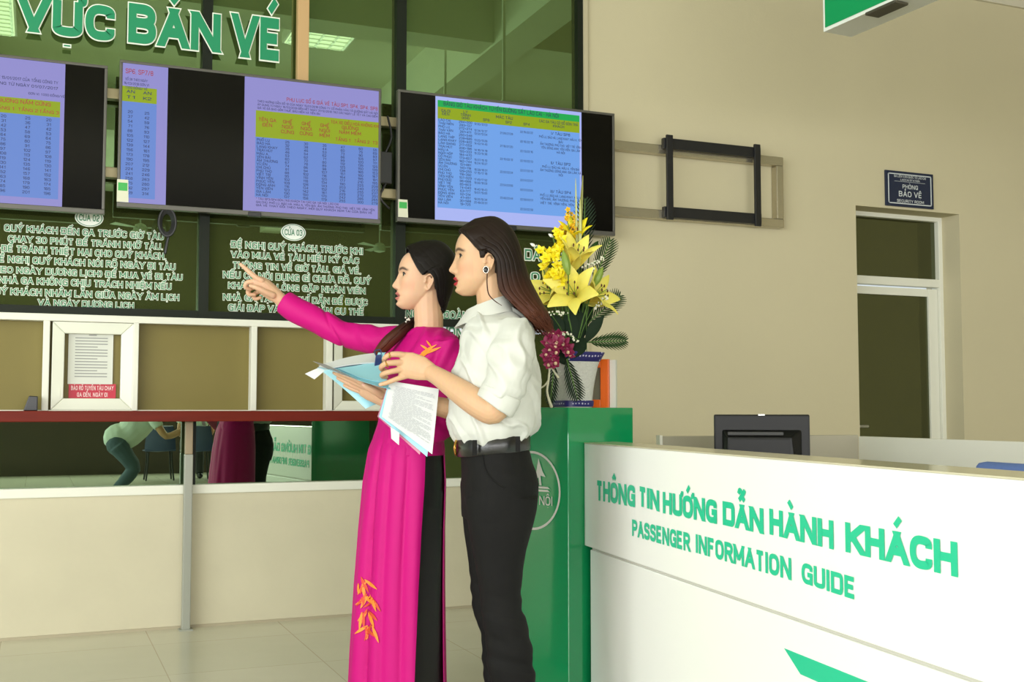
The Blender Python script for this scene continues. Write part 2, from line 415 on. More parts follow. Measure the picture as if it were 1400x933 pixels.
# the ticket windows: white frame grid with tan backed panes above the ledge
struct(MB().box((X0, WALL+.035, .96), (xc-.02, WALL+.05, ZB-.006)).build('window_7', M_TAN))
tf = MB()
tf.box((X0, WALL-.03, ZB-.036), (xc-.01, WALL+.045, ZB-.004)); tf.box((X0, WALL-.02, .985), (xc-.01, WALL+.045, 1.004))
for px, w in ((61, .014), (183.5, .012), (345, .014), (448, .016), (541, .008)): tf.box((WX(px)-w, WALL-.028, 1.0), (WX(px)+w, WALL+.045, ZB-.006))
struct(tf.build('window_frame', M_WHITE, bevel=.003))
def sash(name, p0, p1, w, y0):
    x0, x1, z0, z1 = WX(p0), WX(p1), 1.004, ZB-.037
    f = MB(); outer = [(x0, z0), (x1, z0), (x1, z1), (x0, z1)]; inner = [(x0+w, z0+w), (x1-w, z0+w), (x1-w, z1-w), (x0+w, z1-w)]
    for k in range(4):
        a, b, c, d = outer[k], outer[(k+1) % 4], inner[(k+1) % 4], inner[k]
        f.hexa([(a[0], WALL-.02, a[1]), (b[0], WALL-.02, b[1]), (c[0], WALL-.01, c[1]), (d[0], WALL-.01, d[1]),
                (a[0], WALL+.03, a[1]), (b[0], WALL+.03, b[1]), (c[0], WALL+.03, c[1]), (d[0], WALL+.03, d[1])])
    return struct(f.build(name, mat('white_upvc', (228, 230, 214), .35), bevel=.004))
sash('window_8', 69, 180, .052, 0); sash('window_9', 455, 538, .045, 0)
MB().box((WX(83), WALL-.03, 1.06), (WX(83)+.006, WALL-.018, 1.11)).build('latch', M_WHITE, bpy.data.objects['window_8'])
# wooden ledge along the ticket windows, with its post
led = MB().box((X0, WALL-.20, .952), (GX1-.05, WALL+.03, 1.0))
tag(led.build('ticket_ledge', mat('red_brown_timber', (104, 26, 10), .5, spec=.2, var=.25, scale=4, stretch=(1, 14, 14)), bevel=.004), 'long red-brown wooden ledge running below the white ticket windows', 'ledge')
pt = thing('ledge_post', 'thin grey metal post under the red-brown ledge standing on the floor', 'post', (WX(257), WALL-.05, 0))
MB().box((-.019, -.019, 0), (.019, .019, .80)).build('post_shaft', mat('grey_painted_steel', (150, 152, 140), .4), pt, bevel=.004)
MB().box((-.017, -.017, .80), (.017, .017, .952)).build('post_sleeve', mat('beige_painted_steel', (150, 134, 106), .5), pt, bevel=.004)
MB().box((-.03, -.03, 0), (.03, .03, .006)).build('foot_plate', MATS['grey_painted_steel'], pt)

# ceiling grid of the hall, seen mirrored in the glass
def mirr(px, py, z):                          # hall point whose mirror image in the glass falls on the pixel, at height z
    d = ray(px, py); t = (z-CAMH)/d.z; p = CAM.location+d*t
    return Vector((p.x, 2*(WALL+.03)-p.y, z))
pB = mirr(690, 70, 4.0)
beam('ceiling_beam', (X0, pB.y-.16, 4.0), (X1, pB.y+.16, CEIL))
beam('ceiling_beam', (pB.x-.16, YB, 3.98), (pB.x+.16, WALL, CEIL))
beam('ceiling_beam', (pB.x-4.4, YB, 3.98), (pB.x-4.08, WALL, CEIL))
beam('ceiling_beam', (X0, pB.y-4.4, 4.0), (X1, pB.y-4.08, CEIL))
def troffer(px, py, label):
    p = mirr(px, py, CEIL-.02)
    t = thing('ceiling_light', label, 'ceiling light', (p.x, p.y, CEIL-.10), 0, 'louvred ceiling lights')
    MB().box((-.3, -.6, 0), (.3, .6, .10)).build('housing', M_WHITE, t)
    d = MB()
    for k in range(5): d.box((-.27+k*.13, -.57, -.015), (-.25+k*.13, .57, 0))
    for k in range(11): d.box((-.27, -.57+k*.112, -.015), (.27, -.56+k*.112, 0))
    d.build('louvre', mat('louvre_aluminium', (220, 225, 210), .3, .6), t)
    MB().box((-.28, -.58, -.004), (.28, .58, .001)).build('tube_panel', mat('lit_tube', (255, 250, 232), .5, emit=4.0), t)
troffer(450, 25, 'louvred ceiling light mirrored in the glass above the middle screen')
troffer(-30, 2, 'louvred ceiling light mirrored in the glass at the far left')
def fan(px, py, label):
    p = mirr(px, py, 3.65); p.y = max(p.y, YB+.7)
    t = thing('ceiling_fan', label, 'ceiling fan', (p.x, p.y, 3.65), .4, 'ceiling fans of the hall')
    g = mat('fan_green_grey', (150, 156, 146), .5)
    MB().lathe([(.02, -.09), (.09, -.07), (.1, 0), (.07, .05), (.02, .07)]).build('motor', g, t, smooth=True)
    MB().tube([(0, 0, .05), (0, 0, CEIL-3.65)], .012, 8).build('rod', g, t, smooth=True)
    for k in range(3):
        a = k*2*math.pi/3; M = Matrix.Rotation(a, 4, 'Z')
        MB().prism([M @ Vector(q) for q in ((.08, -.04, 0), (.5, -.06, .01), (.5, .06, -.01), (.08, .04, 0))], (0, 0, .006)).build('blade', g, t)
fan(519, 338, 'ceiling fan mirrored in the glass beside the pink-clad woman')
fan(192, 312, 'ceiling fan with green motor mirrored in the glass below the middle screen')
# door in its recess
DY = WALL+.18
PX = lambda px, py: onplane(px, py, (0, DY, 0), Vector((0, 1, 0)))
M_DOORF = mat('white_door_frame', (228, 228, 214), .4)
dl = onplane(1165, 450, (0, DY, 0), Vector((0, 1, 0))).x; dl = DXL
d_r = PX(1283, 450).x; dz = PX(1240, 293).z
zt0, zt1 = PX(1240, 392).z, PX(1240, 381).z
struct(MB().box((DXL, DY, dz), (DXR, DY+.06, DTOP+.01)).build('wall_lintel', M_WALL))
struct(MB().box((PX(1298, 450).x-.005, DY, 0), (DXR, DY+.08, DTOP)).build('wall_jamb', M_WALL))
df = MB()
df.box((DXL, DY-.03, 0), (DXL+.03, DY+.04, dz)); df.box((d_r-.01, DY-.03, 0), (PX(1298, 450).x, DY+.04, dz)); df.box((DXL, DY-.029, dz-.04), (d_r, DY+.039, dz-.001)); df.box((DXL, DY-.029, zt0), (d_r, DY+.039, zt1))
dfo = struct(df.build('door_1', M_DOORF, bevel=.004))
lf = MB(); w = .055
lf.box((DXL+.03, DY-.01, .02), (DXL+.05, DY+.025, zt0-.01)); lf.box((d_r-.085, DY-.01, .02), (d_r-.012, DY+.025, zt0-.01)); lf.box((DXL+.05, DY-.009, zt0-.06), (d_r-.085, DY+.024, zt0-.011)); lf.box((DXL+.05, DY-.009, .021), (d_r-.085, DY+.024, .18))
lf.build('door_leaf', M_DOORF, dfo, bevel=.003)
M_DGL = mirror_glass('grey_green_door_glass', (128, 134, 104), (40, 40, 26), .5)
MB().box((DXL+.03, DY+.005, .1), (d_r-.04, DY+.012, zt0-.03)).build('door_pane', M_DGL, dfo)
MB().box((DXL+.02, DY+.005, zt1), (d_r, DY+.012, dz-.02)).build('transom_pane', M_DGL, dfo)
hp = PX(1187, 583)
h = MB(); h.tube([(DXL+.055, DY-.02, hp.z), (DXL+.055, DY-.06, hp.z), (DXL+.16, DY-.06, hp.z)], .009, 8); h.box((DXL+.035, DY-.02, hp.z-.1), (DXL+.07, DY-.008, hp.z+.08))
h.build('door_handle', mat('satin_steel', (200, 200, 195), .3, .8), dfo, smooth=True)

# ------------------------------------------------------------------ lettering and notices on the glass front
M_GRN = mat('sign_green', (14, 138, 92), .45)
M_OUT = mat('sign_white', (236, 240, 226), .5)
M_NOTE = mat('notice_green', (60, 132, 92), .5)
EX, EN = Vector((1, 0, 0)), Vector((0, -1, 0))
GY = gy-.001
def gl(px, py): return onplane(px, py, (0, GY, 0), Vector((0, 1, 0)))
def line_on_glass(mb, text, pl, pr, ycap_l, base_l, wt=.17, outline=.05, off=.003):
    """text between pixel columns pl and pr; cap top and base line given at the left end"""
    a = gl(pl, base_l); b = gl(pr, 562); h = gl(pl, ycap_l).z-a.z
    text_into(mb, text, (a.x, GY, a.z), EX, ZV, EN, h, width=b.x-a.x, wt=wt, gap=.15, off=off, outline=outline, om=1)
# the large heading
hd = MB(); hroot = thing('heading_sign', 'large green white-edged letters VỰC BÁN VÉ across the top of the glass', 'sign', (gl(200, 60).x, GY, gl(200, 60).z))
zb = gl(200, 60).z
for name, word, pl, pr, py0, py1 in (('word_area', 'VỰC', 24, 145, -7, 42), ('word_sale', 'BÁN', 175, 293, 4, 58), ('word_ticket', 'VÉ', 317, 379, 18, 77)):
    w_ = MB(); a = onwall(pl, py1, .014); b = onwall(pr, 562, .014); h = onwall(pl, py0, .014).z-a.z
    # the line of letters is level, so the base comes from its left end
    text_into(w_, word, (a.x, WALL-.014, onwall(pl, py1, .014).z), EX, ZV, EN, h, width=b.x-a.x, wt=.25, gap=.09, off=.006, outline=.035, om=1)
    rel(w_.build(name, [M_GRN, M_OUT], hroot), hroot.location)
def notice(name, label, lines, badge=None):
    z0 = gl(lines[0][1], lines[0][4]); r = thing(name, label, 'notice', (z0.x, GY, z0.z))
    mb = MB()
    for t, pl, pr, c, b in lines: line_on_glass(mb, t, pl, pr, c, b, outline=.085)
    rel(mb.build('lettering', [M_NOTE, M_OUT], r), r.location)
    if badge:
        t, cx, cy, rx, ry = badge; c = gl(cx, cy); hx = gl(cx+rx, cy).x-c.x; hz_ = c.z-gl(cx, cy+ry).z
        e = MB(); e.prism([(c.x+hx*math.cos(k*math.pi/20), GY-.001, c.z+hz_*math.sin(k*math.pi/20)) for k in range(40)], (0, -.002, 0))
        rb = e.build('badge', mat('badge_white', (244, 248, 238), .5), r); rel(rb, r.location)
        g = MB()
        for k in range(40):
            a0, a1 = k*math.pi/20, (k+1)*math.pi/20
            g.add([(c.x+hx*s*math.cos(a), GY-.0045, c.z+hz_*s*math.sin(a)) for a in (a0, a1) for s in (.86, .92)], [(0, 1, 3, 2)])
        text_into(g, t, (c.x, GY, c.z-hz_*.38), EX, ZV, EN, hz_*.72, width=hx*1.42, wt=.17, gap=.14, align='c', off=.005)
        rel(g.build('badge_lettering', M_NOTE, r), r.location)
    return r
notice('glass_notice', 'white-edged green notice under the oval badge CỬA 02 on the glass', [
    ('QUÝ KHÁCH ĐẾN GA TRƯỚC GIỜ TÀU', 6, 219, 307, 316), ('CHẠY 30 PHÚT ĐỂ TRÁNH NHỠ TÀU.', 11, 218, 322, 330.5), ('ĐỂ TRÁNH THIỆT HẠI CHO QUÝ KHÁCH,', 2, 223, 335, 344),
    ('ĐỀ NGHỊ QUÝ KHÁCH NÓI RÕ NGÀY ĐI TÀU', -10, 236, 349, 358), ('(THEO NGÀY DƯƠNG LỊCH) ĐỂ MUA VÉ ĐI TÀU', -20, 246, 363.5, 372), ('NHÀ GA KHÔNG CHỊU TRÁCH NHIỆM NẾU', -2, 231, 378, 387),
    ('QUÝ KHÁCH NHẦM LẪN GIỮA NGÀY ÂM LỊCH', -16, 242, 393, 402), ('VÀ NGÀY DƯƠNG LỊCH', 52, 180, 409.5, 418)], ('CỬA 02', 122, 298, 19.5, 12.5))
notice('glass_notice', 'white-edged green notice under the oval badge CỬA 03 behind the pointing hand', [
    ('ĐỀ NGHỊ QUÝ KHÁCH TRƯỚC KHI', 316, 494, 329.5, 338.5), ('VÀO MUA VÉ TÀU HIỂU KỸ CÁC', 316, 489, 343.5, 352), ('THÔNG TIN VỀ GIỜ TÀU, GIÁ VÉ,', 318, 492, 358, 366.5),
    ('NẾU CÓ NỘI DUNG GÌ CHƯA RÕ, QUÝ', 305, 505, 371, 380), ('KHÁCH VUI LÒNG GẶP NHÂN VIÊN', 312, 498, 386, 394.5), ('NHÀ GA TẠI BÀN CHỈ DẪN ĐỂ ĐƯỢC', 305, 501, 402, 410.5), ('GIẢI ĐÁP VÀ HƯỚNG DẪN CỤ THỂ', 312, 496, 416, 425)], ('CỬA 03', 401, 318, 17, 11.5))
notice('glass_notice', 'partly hidden white-edged notice on the glass behind both women and the flowers', [
    ('ĐƯỜNG DÂY NÓNG', 655, 800, 337, 352), ('LÀO CAI', 700, 775, 371, 383), ('-ÔNG VĂN ĐOÀN ĐỨC', 541, 668, 423, 434), ('PHÓ TRƯỞNG GA', 548, 668, 445, 460)])

# ------------------------------------------------------------------ price screens on their long rail
YT = .125                                      # front of the screens, metres before the wall plane
def tv_pt(px, py): return onwall(px, py, YT)
M_BEZ = mat('black_plastic', (26, 26, 28), .35, var=.1, scale=20)
M_BEZL = mat('grey_bezel', (92, 90, 84), .35, .3)
M_SBLACK = mat('screen_black', (7, 6, 5), .16, spec=.22)
def scr(name, rgb, e): return mat(name, rgb, .35, spec=.2, emit=e)
M_SLAV, M_SBLUE, M_SLIME, M_SGREEN = scr('screen_lavender', (146, 142, 208), .95), scr('screen_blue', (104, 138, 212), .95), scr('screen_lime', (146, 168, 12), .95), scr('screen_green', (20, 172, 78), .95)
M_SBLUE2, M_SLAV2 = scr('screen_sky_blue', (112, 164, 236), .95), scr('screen_pale_lavender', (172, 184, 246), .95)
M_TXT, M_TXTR = mat('screen_text_navy', (28, 34, 84), .5), mat('screen_text_red', (150, 40, 40), .5)
M_STK, M_STKG = mat('sticker_white', (214, 214, 190), .5), mat('sticker_green', (60, 170, 80), .5)
def television(label, px0, px1, yt, yb, regions, words, sticker=None):
    a = tv_pt(px0, yt); b = tv_pt(px1, 562); zb_ = tv_pt(px0, yb).z
    x0, x1, z0, z1 = a.x, b.x, zb_, a.z; y = WALL-YT
    t = thing('television', label, 'television', ((x0+x1)/2, y, z0), 0, 'wall screens')
    L = t.location
    R = lambda ob: rel(ob, L)
    fr = MB(); bw = .013
    for lo, hi in (((x0, z0), (x1, z0+.022)), ((x0, z1-bw), (x1, z1)), ((x0, z0+.022), (x0+bw, z1-bw)), ((x1-bw, z0+.022), (x1, z1-bw))): fr.box((lo[0], y-.006, lo[1]), (hi[0], y+.03, hi[1]))
    R(fr.build('bezel', M_BEZL, t, bevel=.003))
    bk = MB(); bk.hexa([(x0+.01, y+.005, z0+.01), (x1-.01, y+.005, z0+.01), (x1-.06, y+.064, z0+.05), (x0+.06, y+.064, z0+.05), (x0+.01, y+.005, z1-.01), (x1-.01, y+.005, z1-.01), (x1-.06, y+.064, z1-.08), (x0+.06, y+.064, z1-.08)])
    R(bk.build('back_cover', M_BEZ, t))
    W, H = x1-x0-2*bw, z1-z0-bw-.022; ox, oz = x0+bw, z0+.022
    P = lambda u, v, d: (ox+u*W, y-d, oz+(1-v)*H)
    mats = [M_SBLACK, M_SLAV, M_SBLUE, M_SLIME, M_SGREEN, M_SBLUE2, M_SLAV2]
    s = MB()
    s.add([P(0, 1, 0), P(1, 1, 0), P(1, 0, 0), P(0, 0, 0)], [(0, 1, 2, 3)])
    for k, (u0, v0, u1, v1, mi) in enumerate(regions):
        s.mi = mi; d = .0004*(k+1); s.add([P(u0, v1, d), P(u1, v1, d), P(u1, v0, d), P(u0, v0, d)], [(0, 1, 2, 3)])
    so = R(s.build('screen', mats, t))
    tx = MB()
    for (u, v, hh, txt, wmax, mi, al) in words:
        p = P(u, v, 0)
        text_into(tx, txt, p, EX, ZV, EN, hh*H, width=(wmax*W if wmax else None), wt=.15, gap=.14, align=al, off=.006, it=2, fm=mi)
    if words: R(tx.build('screen_text', [M_TXT, M_TXTR], so))
    lg = MB().box(((x0+x1)/2-.03, y-.014, z0-.006), ((x0+x1)/2+.03, y+.01, z0+.016)); R(lg.build('badge_lug', M_BEZ, t, bevel=.003))
    if sticker:
        u0, u1, v0, v1 = sticker; g = MB()
        g.add([P(u0, v1, .007), P(u1, v1, .007), P(u1*.92, v0, .007), P(u0, v0, .007)], [(0, 1, 2, 3)])
        g.mi = 1; g.add([P(u0+.004, v0+(v1-v0)*.5, .0078), P(u1*.9-.002, v0+(v1-v0)*.5, .0078), P(u1*.9-.002, v0+(v1-v0)*.14, .0078), P(u0+.004, v0+(v1-v0)*.14, .0078)], [(0, 1, 2, 3)])
        R(g.build('energy_sticker', [M_STK, M_STKG], t))
    return t
rnd = random.Random(4)
def col_numbers(u, v0, v1, n, hh, vals, al='c'):
    return [(u, v0+(v1-v0)*k/(n-1), hh, str(vals[k % len(vals)]), None, 0, al) for k in range(n)]
seq = lambda a, st, n: [a+st*k for k in range(n)]
# left screen, most of it outside the frame
w1 = [(.69, .15, .02, 'THEO NGÀY 15/01/2017 CỦA TỔNG CÔNG TY', .28, 0, 'c'), (.70, .19, .02, 'ÁP DỤNG TỪ NGÀY 01/07/2017', .26, 0, 'c'), (.79, .24, .016, 'ĐƠN VỊ: 1.000 ĐỒNG/VÉ', .13, 0, 'c'), (.71, .31, .026, 'GIƯỜNG NẰM CỨNG', .19, 1, 'c')]
for u, t_, a in ((.64, 'TẦNG 1', 20), (.725, 'TẦNG 2', 25), (.80, 'TẦNG 3', 20)):
    w1.append((u, .36, .022, t_, .07, 1, 'c')); w1 += col_numbers(u, .415, .925, 17, .02, seq(a, 11, 17))
television('leftmost wall screen with lavender price table, cut by the picture edge', -262, 137, 45, 268, [(.05, .0, .855, 1, 1), (.1, .27, .84, .38, 3), (.1, .38, .84, .95, 2)], w1)
# middle screen
w2 = [(.06, .075, .035, 'SP6, SP7/8', .10, 1, 'c'), (.05, .125, .018, 'SỐ 28 THEO NGÀY', .08, 0, 'c'), (.05, .155, .018, '16/03/2018 ĐƠN VỊ', .09, 0, 'c'), (.05, .185, .018, '1.000 ĐỒNG/ VÉ', .08, 0, 'c'),
      (.03, .215, .022, 'AN', .03, 0, 'c'), (.09, .215, .022, 'AN', .03, 0, 'c'), (.03, .255, .022, 'T1', .03, 0, 'c'), (.09, .255, .022, 'K2', .03, 0, 'c')]
w2 += col_numbers(.03, .36, .94, 18, .02, seq(20, 17, 18))+col_numbers(.09, .36, .94, 18, .02, seq(25, 17, 18))
w2 += [(.62, .155, .028, 'PHỤ LỤC SỐ 6 GIÁ VÉ TÀU SP1, SP4, SP4, SP8', .375, 1, 'l'), (.505, .185, .016, 'THEO HƯỚNG DẪN SỐ 12 CỦA NGÀY 15/01/2018 CÔNG TY CỔ PHẦN VẬN TẢI ĐƯỜNG SẮT HÀ NỘI', .49, 0, 'l'), (.505, .21, .016, 'ÁP DỤNG TỪ NGÀY 16/03/2018 ĐẾN HẾT NGÀY 31/12/2018 TRỪ CÁC NGÀY LỄ TẾT VÀ CAO ĐIỂM', .49, 0, 'l'), (.505, .235, .016, 'GIÁ VÉ ĐÃ BAO GỒM THUẾ, BẢO HIỂM VÀ TIỀN ĂN', .25, 0, 'l')]
for u, rows in ((.545, ('TÊN GA', 'ĐẾN')), (.625, ('GHẾ', 'NGỒI', 'CỨNG')), (.70, ('GHẾ', 'NGỒI', 'CỨNG')), (.775, ('GHẾ', 'NGỒI', 'MỀM')), (.88, ('GIƯỜNG', 'NẰM MỀM'))):
    for k, r_ in enumerate(rows): w2.append((u, .325+.038*k, .026, r_, None, 1, 'c'))
w2 += [(.80, .29, .024, 'TOA XE ĐIỀU HOÀ KHÔNG KHÍ', .2, 1, 'l'), (.85, .42, .024, 'TẦNG 1', None, 1, 'c'), (.93, .42, .024, 'TẦNG 2', None, 1, 'c'), (.985, .42, .024, 'T3', None, 1, 'c')]
names = ['PHỐ LU', 'BẢO HÀ', 'LANG KHAY', 'TRÁI HÚT', 'MẬU A', 'YÊN BÁI', 'ẤM THƯỢNG', 'VŨ ẺN', 'CHÍ CHỦ', 'PHÚ THỌ', 'VIỆT TRÌ', 'VĨNH YÊN', 'PHÚC YÊN', 'ĐÔNG ANH', 'YÊN VIÊN', 'GIA LÂM', 'HÀ NỘI']
for k, nme in enumerate(names): w2.append((.505, .475+.0258*k, .019, nme, None, 0, 'l'))
for u, a, st in ((.625, 25, 7), (.70, 30, 8), (.775, 35, 9), (.85, 47, 13), (.925, 60, 15), (.985, 55, 14)): w2 += col_numbers(u, .475, .888, 17, .019, seq(a, st, 17))
w2 += [(.505, .915, .016, '* TÀU SP3/SP4 ĐÓN TRẢ KHÁCH TẠI CÁC GA: HÀ NỘI, LÀO CAI', .33, 0, 'l'), (.505, .94, .016, 'GHI CHÚ: PHỐ LU, BẢO HÀ, MẬU A, YÊN BÁI, ẤM THƯỢNG, PHÚ THỌ, VIỆT TRÌ, VĨNH YÊN', .48, 0, 'l'), (.505, .963, .016, 'GIÁ VÉ THAY ĐỔI THEO NGÀY, MỜI QUÝ KHÁCH XEM TẠI CỬA BÁN VÉ', .47, 0, 'l')]
television('middle wall screen with lavender fare table and a black band, above the pointing hand', 164, 518, 81.5, 283, [(0, 0, .165, 1, 1), (0, .165, .125, .275, 3), (0, .275, .125, .965, 2), (.455, 0, 1, 1, 1), (.50, .245, 1, .445, 3), (.50, .445, 1, .895, 2)], w2, (-.012, .03, .84, 1.0))
# right screen
w3 = [(.46, .072, .032, 'BẢNG GIỜ TÀU KHÁCH TUYẾN ĐƯỜNG SẮT LÀO CAI - HÀ NỘI', .54, 0, 'c'), (.20, .125, .022, 'GA ĐI', None, 0, 'c'), (.20, .15, .022, 'ĐẾN', None, 0, 'c'), (.29, .118, .022, 'LÝ', None, 0, 'c'), (.29, .143, .022, 'TRÌNH', None, 0, 'c'), (.29, .168, .022, '(KM)', None, 0, 'c'), (.47, .13, .024, 'MÁC TÀU', None, 0, 'c'),
      (.385, .165, .022, 'SP8', None, 0, 'c'), (.49, .165, .022, 'SP2', None, 0, 'c'), (.575, .165, .022, 'SP4', None, 0, 'c'), (.73, .125, .022, 'CÁC GA TÀU CÓ ĐỖ ĐÓN TRẢ', .19, 0, 'c'), (.73, .155, .022, 'KHÁCH', None, 0, 'c')]
n3 = ['LÀO CAI', 'THÁI NIÊN', 'PHỐ LU', 'THÁI VĂN', 'BẢO HÀ', 'LANG THÍP', 'LANG KHAY', 'LÂM GIANG', 'TRÁI HÚT', 'MẬU A', 'NGÒI HÓP', 'CỔ PHÚC', 'YÊN BÁI', 'ẤM THƯỢNG', 'VŨ ẺN', 'CHÍ CHỦ', 'PHÚ THỌ', 'TIÊN KIÊN', 'PHỦ ĐỨC', 'VIỆT TRÌ', 'VĨNH YÊN', 'PHÚC YÊN', 'ĐÔNG ANH', 'YÊN VIÊN', 'GIA LÂM', 'HÀ NỘI']
for k, nme in enumerate(n3):
    v = .20+.0268*k; w3 += [(.168, v, .019, nme, None, 0, 'l'), (.29, v, .019, '%d+%03d' % (294-11*k, (137*k) % 900), None, 0, 'c')]
    if k % 3 != 1: w3.append((.36, v+.004, .018, '%d:%02d/%d:%02d' % (12+k//3, (k*17) % 60, 12+k//3, (k*17+3) % 60), .06, 0, 'c'))
    if k % 4 == 2: w3.append((.48, v+.004, .018, '%d:%02d/%d:%02d' % (21+k//9, (k*13) % 60, 21+k//9, (k*13+2) % 60), .06, 0, 'c'))
    if k % 3 == 1: w3.append((.575, v+.004, .018, '%d:%02d/%d:%02d' % (22, (k*19) % 60, 22, (k*19+3) % 60), .06, 0, 'c'))
for v, t_ in ((.2, 'I/ TÀU SP8'), (.45, 'II/ TÀU SP2'), (.69, 'III/ TÀU SP4')): w3.append((.74, v+.02, .024, t_, None, 0, 'c'))
for v, t_, w_ in ((.255, 'PHỐ LU, BẢO HÀ, LANG KHAY, MẬU A, YÊN', .21), (.285, 'BÁI', .02), (.315, 'ẤM THƯỢNG, PHÚ THỌ, VIỆT TRÌ, VĨNH', .2), (.345, 'YÊN, ĐÔNG ANH, YÊN VIÊN, GIA LÂM', .19), (.375, 'HÀ NỘI', .04), (.505, 'PHỐ LU, BẢO HÀ, MẬU A, YÊN BÁI', .18), (.535, 'ẤM THƯỢNG, ĐÔNG ANH, GIA LÂM, HÀ', .2), (.565, 'NỘI', .02), (.745, 'PHỐ LU, BẢO HÀ, LANG KHAY, MẬU A', .2), (.775, 'YÊN BÁI, ẤM THƯỢNG, PHÚ THỌ', .2), (.81, 'VIỆT TRÌ, VĨNH YÊN, YÊN VIÊN', .2)): w3.append((.74, v, .02, t_, w_, 0, 'c'))
television('rightmost wall screen with bright blue timetable under a green heading, above both women', 544, 842, 122, 303, [(.155, 0, .845, 1, 6), (.165, .03, .835, .085, 4), (.165, .085, .835, .18, 3), (.165, .18, .835, .90, 5)], w3, (-.008, .035, .86, 1.0))
# rail frame that carries the screens, and the empty black bracket on it
rl = thing('screen_rail', 'beige steel rail frame on the wall carrying the three screens', 'rail', (onwall(845, 200).x, WALL, onwall(845, 297).z))
M_RAIL = mat('rail_steel', (178, 166, 128), .4, .35, var=.08, scale=6); M_STEEL = mat('stainless_frame', (190, 182, 160), .22, .8)
zu, zl, xe = onwall(900, 204, .05).z, onwall(900, 293, .05).z, onwall(1073, 400, .05).x
for nme, z in (('upper_rail', zu), ('lower_rail', zl)): rel(MB().box((X0+1.0, WALL-.055, z-.024), (GX1+.1, WALL-.004, z+.024)).build(nme, M_RAIL, rl, bevel=.004), rl.location)
for z in (zu, zl): rel(MB().box((GX1+.1, WALL-.055, z-.026), (xe, WALL-.002, z+.026)).build('steel_rail', M_STEEL, rl, bevel=.005), rl.location)
rel(MB().box((xe-.048, WALL-.054, zl+.026), (xe, WALL-.002, zu-.026)).build('end_post', M_STEEL, rl, bevel=.005), rl.location)
xv = onwall(415, 50, .05).x; rel(MB().box((xv-.028, WALL-.05, zl), (xv+.028, WALL-.004, CEIL)).build('upright', mat('tan_upright', (196, 160, 112), .5), rl, bevel=.004), rl.location)
b0, b1 = onwall(908, 197, .07), onwall(1037, 300, .07)
bt, bb = onwall(972, 203, .07).z, onwall(972, 295, .07).z
mk = thing('screen_bracket', 'empty black metal screen bracket hanging on the steel rail frame', 'bracket', (b0.x, WALL-.07, bb))
def bxr(nme, lo, hi): return rel(MB().box(lo, hi).build(nme, M_BEZ, mk, bevel=.003), mk.location)
bxr('top_bar', (b0.x-.01, WALL-.085, bt-.03), (b1.x+.012, WALL-.056, bt+.03)); bxr('bottom_bar', (b0.x-.01, WALL-.085, bb-.03), (b1.x+.012, WALL-.056, bb+.03))
bxr('side_arm', (b0.x, WALL-.10, bb-.045), (b0.x+.04, WALL-.085, bt+.045)); bxr('side_arm', (b1.x-.04, WALL-.10, bb-.045), (b1.x, WALL-.085, bt+.045))
# coil of cable below the middle screen, black boxes between the screens
cc = onwall(228, 305, .1); cl = MB()
rr = random.Random(2)
for k in range(4):
    pts = [(cc.x+.032*math.cos(a)*(.8+.12*k), cc.y-.006*k, cc.z+.055*math.sin(a)*(.85+.1*k)) for a in [j*2*math.pi/14+.4*k for j in range(15)]]
    cl.tube(pts, .006, 6, False)
cl.tube([(cc.x, cc.y, cc.z+.05), (cc.x+.01, cc.y, cc.z+.12)], .006, 6); cl.tube([(cc.x+.01, cc.y-.01, cc.z-.05), (cc.x-.0, cc.y-.01, cc.z-.1), (cc.x-.006, cc.y-.01, cc.z-.14)], .007, 6)
tag(cl.build('cable_coil', M_BEZ, smooth=True), 'coiled black cable dangling under the middle wall screen', 'cable')
ab = thing('power_adapter', 'black adapter box with tangled leads between the middle and right screens', 'adapter', (onwall(527, 230, .09).x, WALL-.09, onwall(527, 230, .09).z))
MB().box((-.03, -.02, -.08), (.03, .03, .08)).build('adapter_box', M_BEZ, ab, bevel=.006)
tb = MB(); tb.tube([(.0, 0, .08), (.03, 0, .16), (.01, 0, .26)], .006, 6); tb.build('lead', M_BEZ, ab, smooth=True)
tb = MB(); tb.tube([(0, -.01, -.08), (-.03, -.01, -.15), (.02, 0, -.2)], .006, 6); tb.build('lead', M_BEZ, ab, smooth=True)

# ------------------------------------------------------------------ things on the wall and on the ledge
def wp(px, py, o=0): return onwall(px, py, o)
sp = wp(1242, 260); sw = wp(1275, 260).x-wp(1210, 260).x; sh = wp(1242, 236).z-wp(1242, 284).z
sg = thing('room_sign', 'small navy blue sign reading PHÒNG BẢO VỆ above the door', 'sign', (sp.x, WALL-.001, sp.z))
MB().box((-sw/2, -.012, -sh/2), (sw/2, 0, sh/2)).build('sign_plate', mat('navy_plate', (22, 34, 62), .4), sg, bevel=.002)
tt = MB(); e1, e2 = sw/2-.018, sh/2-.016
for lo, hi in (((-e1, -e2), (e1, -e2+.006)), ((-e1, e2-.006), (e1, e2)), ((-e1, -e2), (-e1+.006, e2)), ((e1-.006, -e2), (e1, e2))): tt.box((lo[0], -.014, lo[1]), (hi[0], -.012, hi[1]))
tt.box((-.12, -.0138, .045), (.12, -.012, .0465))
for s_, z_, h_, w_ in (('GA LIÊN VẬN QUỐC TẾ LÀO CAI', .070, .015, .25), ('LAOCAI STATION', .051, .012, .15), ('PHÒNG', .002, .026, .12), ('BẢO VỆ', -.048, .034, .18), ('SECURITY ROOM', -.084, .018, .21)):
    text_into(tt, s_, (0, -.012, z_), EX, ZV, EN, h_, width=w_, wt=.16, align='c', off=.003)
tt.build('sign_lettering', mat('plate_white', (206, 212, 214), .5), sg)
pp = thing('posted_sheet', 'white printed sheet taped to the small ticket window', 'paper', (gl(124, 487).x, WALL+.028, gl(124, 487).z))
